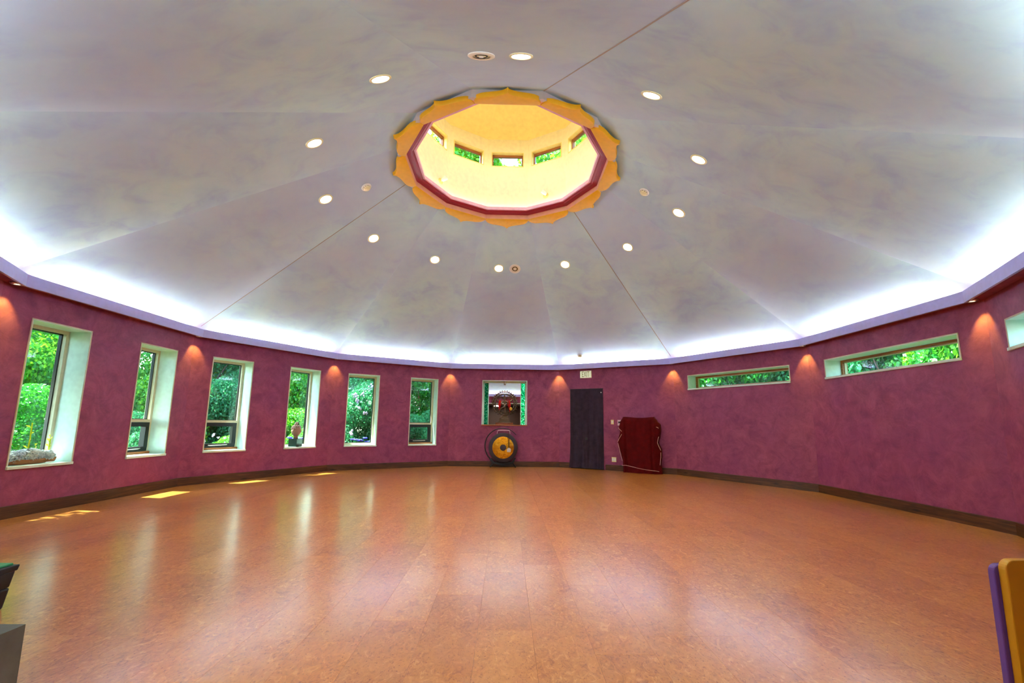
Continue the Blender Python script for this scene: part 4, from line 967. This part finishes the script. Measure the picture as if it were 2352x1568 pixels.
# ------------------------------------------------------------------ foreground pieces at the lower corners
# grey cloth over a small table
e = empty('draped_table', T(-1.41, -4.79, 0)); tag(e, 'small low table under a dark grey cloth at the lower left corner', 'table')
M['greycloth'] = mat_cloth('grey_table_cloth', s2l((112, 112, 100)), 0.9)
TW, TD, TZ = 0.62, 0.26, 0.50
def tcl(s, t):
    # perimeter parameter s, hanging parameter t
    per = [(0.0, 0.0), (-TW, 0.0), (-TW, -TD), (0.0, -TD), (0.0, 0.0)]; seg = min(3, int(s * 4)); q = s * 4 - seg
    x = per[seg][0] + (per[seg+1][0] - per[seg][0]) * q; y = per[seg][1] + (per[seg+1][1] - per[seg][1]) * q
    nx, ny = [(0, 1), (-1, 0), (0, -1), (1, 0)][seg]; f_ = t * (0.012 + 0.014 * math.sin(q * 15 + seg)) * (1 if 0.02 < q < 0.98 else 0.4)
    return (x + nx * f_, y + ny * f_, TZ - t * (TZ - 0.02))
mb = MB(); mb.grid(tcl, 80, 12, True); mb.grid(lambda s, t: (-TW * s, -TD * t, TZ + 0.003 * math.sin(s * 8) * math.sin(3.14 * t)), 12, 6, True)
mb.build('cloth', M['greycloth'], e, None, 50)
for x_ in (-TW + 0.04, -0.04):
    for y_ in (-TD + 0.04, -0.04): MB().box(x_ - .015, x_ + .015, y_ - .015, y_ + .015, 0, TZ - 0.02).build('leg', M['blackiron'], e)
MB().box(-TW + .01, -.01, -TD + .01, -.01, TZ - 0.02, TZ - 0.004).build('top', M['brown'], e)
# black tub with green lid
e = empty('storage_tub', T(-3.155, -3.61, 0)); tag(e, 'black tapered plastic tub with a green lid at the left edge', 'tub')
M['blackplastic'] = plain('black_plastic', s2l((16, 15, 16)), 0.45); M['greenlid'] = plain('green_plastic', s2l((40, 150, 96)), 0.35)
def frust(mb, w0, w1, z0, z1, d=0.75):
    return mb.add([(-w0,-w0*d,z0),(w0,-w0*d,z0),(w0,w0*d,z0),(-w0,w0*d,z0),(-w1,-w1*d,z1),(w1,-w1*d,z1),(w1,w1*d,z1),(-w1,w1*d,z1)], [(0,3,2,1),(4,5,6,7),(0,1,5,4),(1,2,6,5),(2,3,7,6),(3,0,4,7)])
frust(MB(), 0.240, 0.254, 0.0, 0.12).build('lower_body', M['blackplastic'], e, None, False, 0.012)
frust(MB(), 0.250, 0.262, 0.12, 0.215).build('upper_body', M['blackplastic'], e, None, False, 0.008)
frust(MB(), 0.268, 0.274, 0.212, 0.246).build('rim', M['blackplastic'], e, None, False, 0.006)
frust(MB(), 0.25, 0.25, 0.245, 0.258).build('lid', M['greenlid'], e, None, False, 0.004)
# yellow and purple rack at the lower right corner
e = empty('low_rack', T(1.83, -4.63, 0)); tag(e, 'low yellow and purple painted rack at the lower right corner', 'rack')
M['ochre'] = plain('ochre_paint', s2l((206, 150, 16)), 0.5); M['violet'] = plain('violet_paint', s2l((104, 70, 150)), 0.5)
def roundpanel(x0, x1, y0, y1, z1, r_):
    pts = [(x0, 0.0), (x1, 0.0), (x1, z1 - r_)] + [(x1 - r_ + r_ * math.sin(a_), z1 - r_ + r_ * math.cos(a_)) for a_ in np.linspace(math.pi / 2, 0, 7)][1:] + [(x0 + r_ - r_ * math.sin(a_), z1 - r_ + r_ * math.cos(a_)) for a_ in np.linspace(0, math.pi / 2, 7)]
    n = len(pts); return MB().add([(x, y0, z) for x, z in pts] + [(x, y1, z) for x, z in pts], [tuple(range(n)), tuple(range(2*n - 1, n - 1, -1))] + [(i, n + i, n + (i+1) % n, (i+1) % n) for i in range(n)])
roundpanel(0.0, 0.42, 0.0, 0.028, 0.655, 0.035).build('front_panel', M['ochre'], e, None, False, 0.004)
roundpanel(-0.014, 0.415, 0.029, 0.052, 0.632, 0.03).build('back_panel', M['violet'], e, None, False, 0.004)
for z_ in (0.10, 0.36): MB().box(0.30, 0.40, 0.053, 0.22, z_, z_ + 0.02).build('shelf', M['violet'], e)
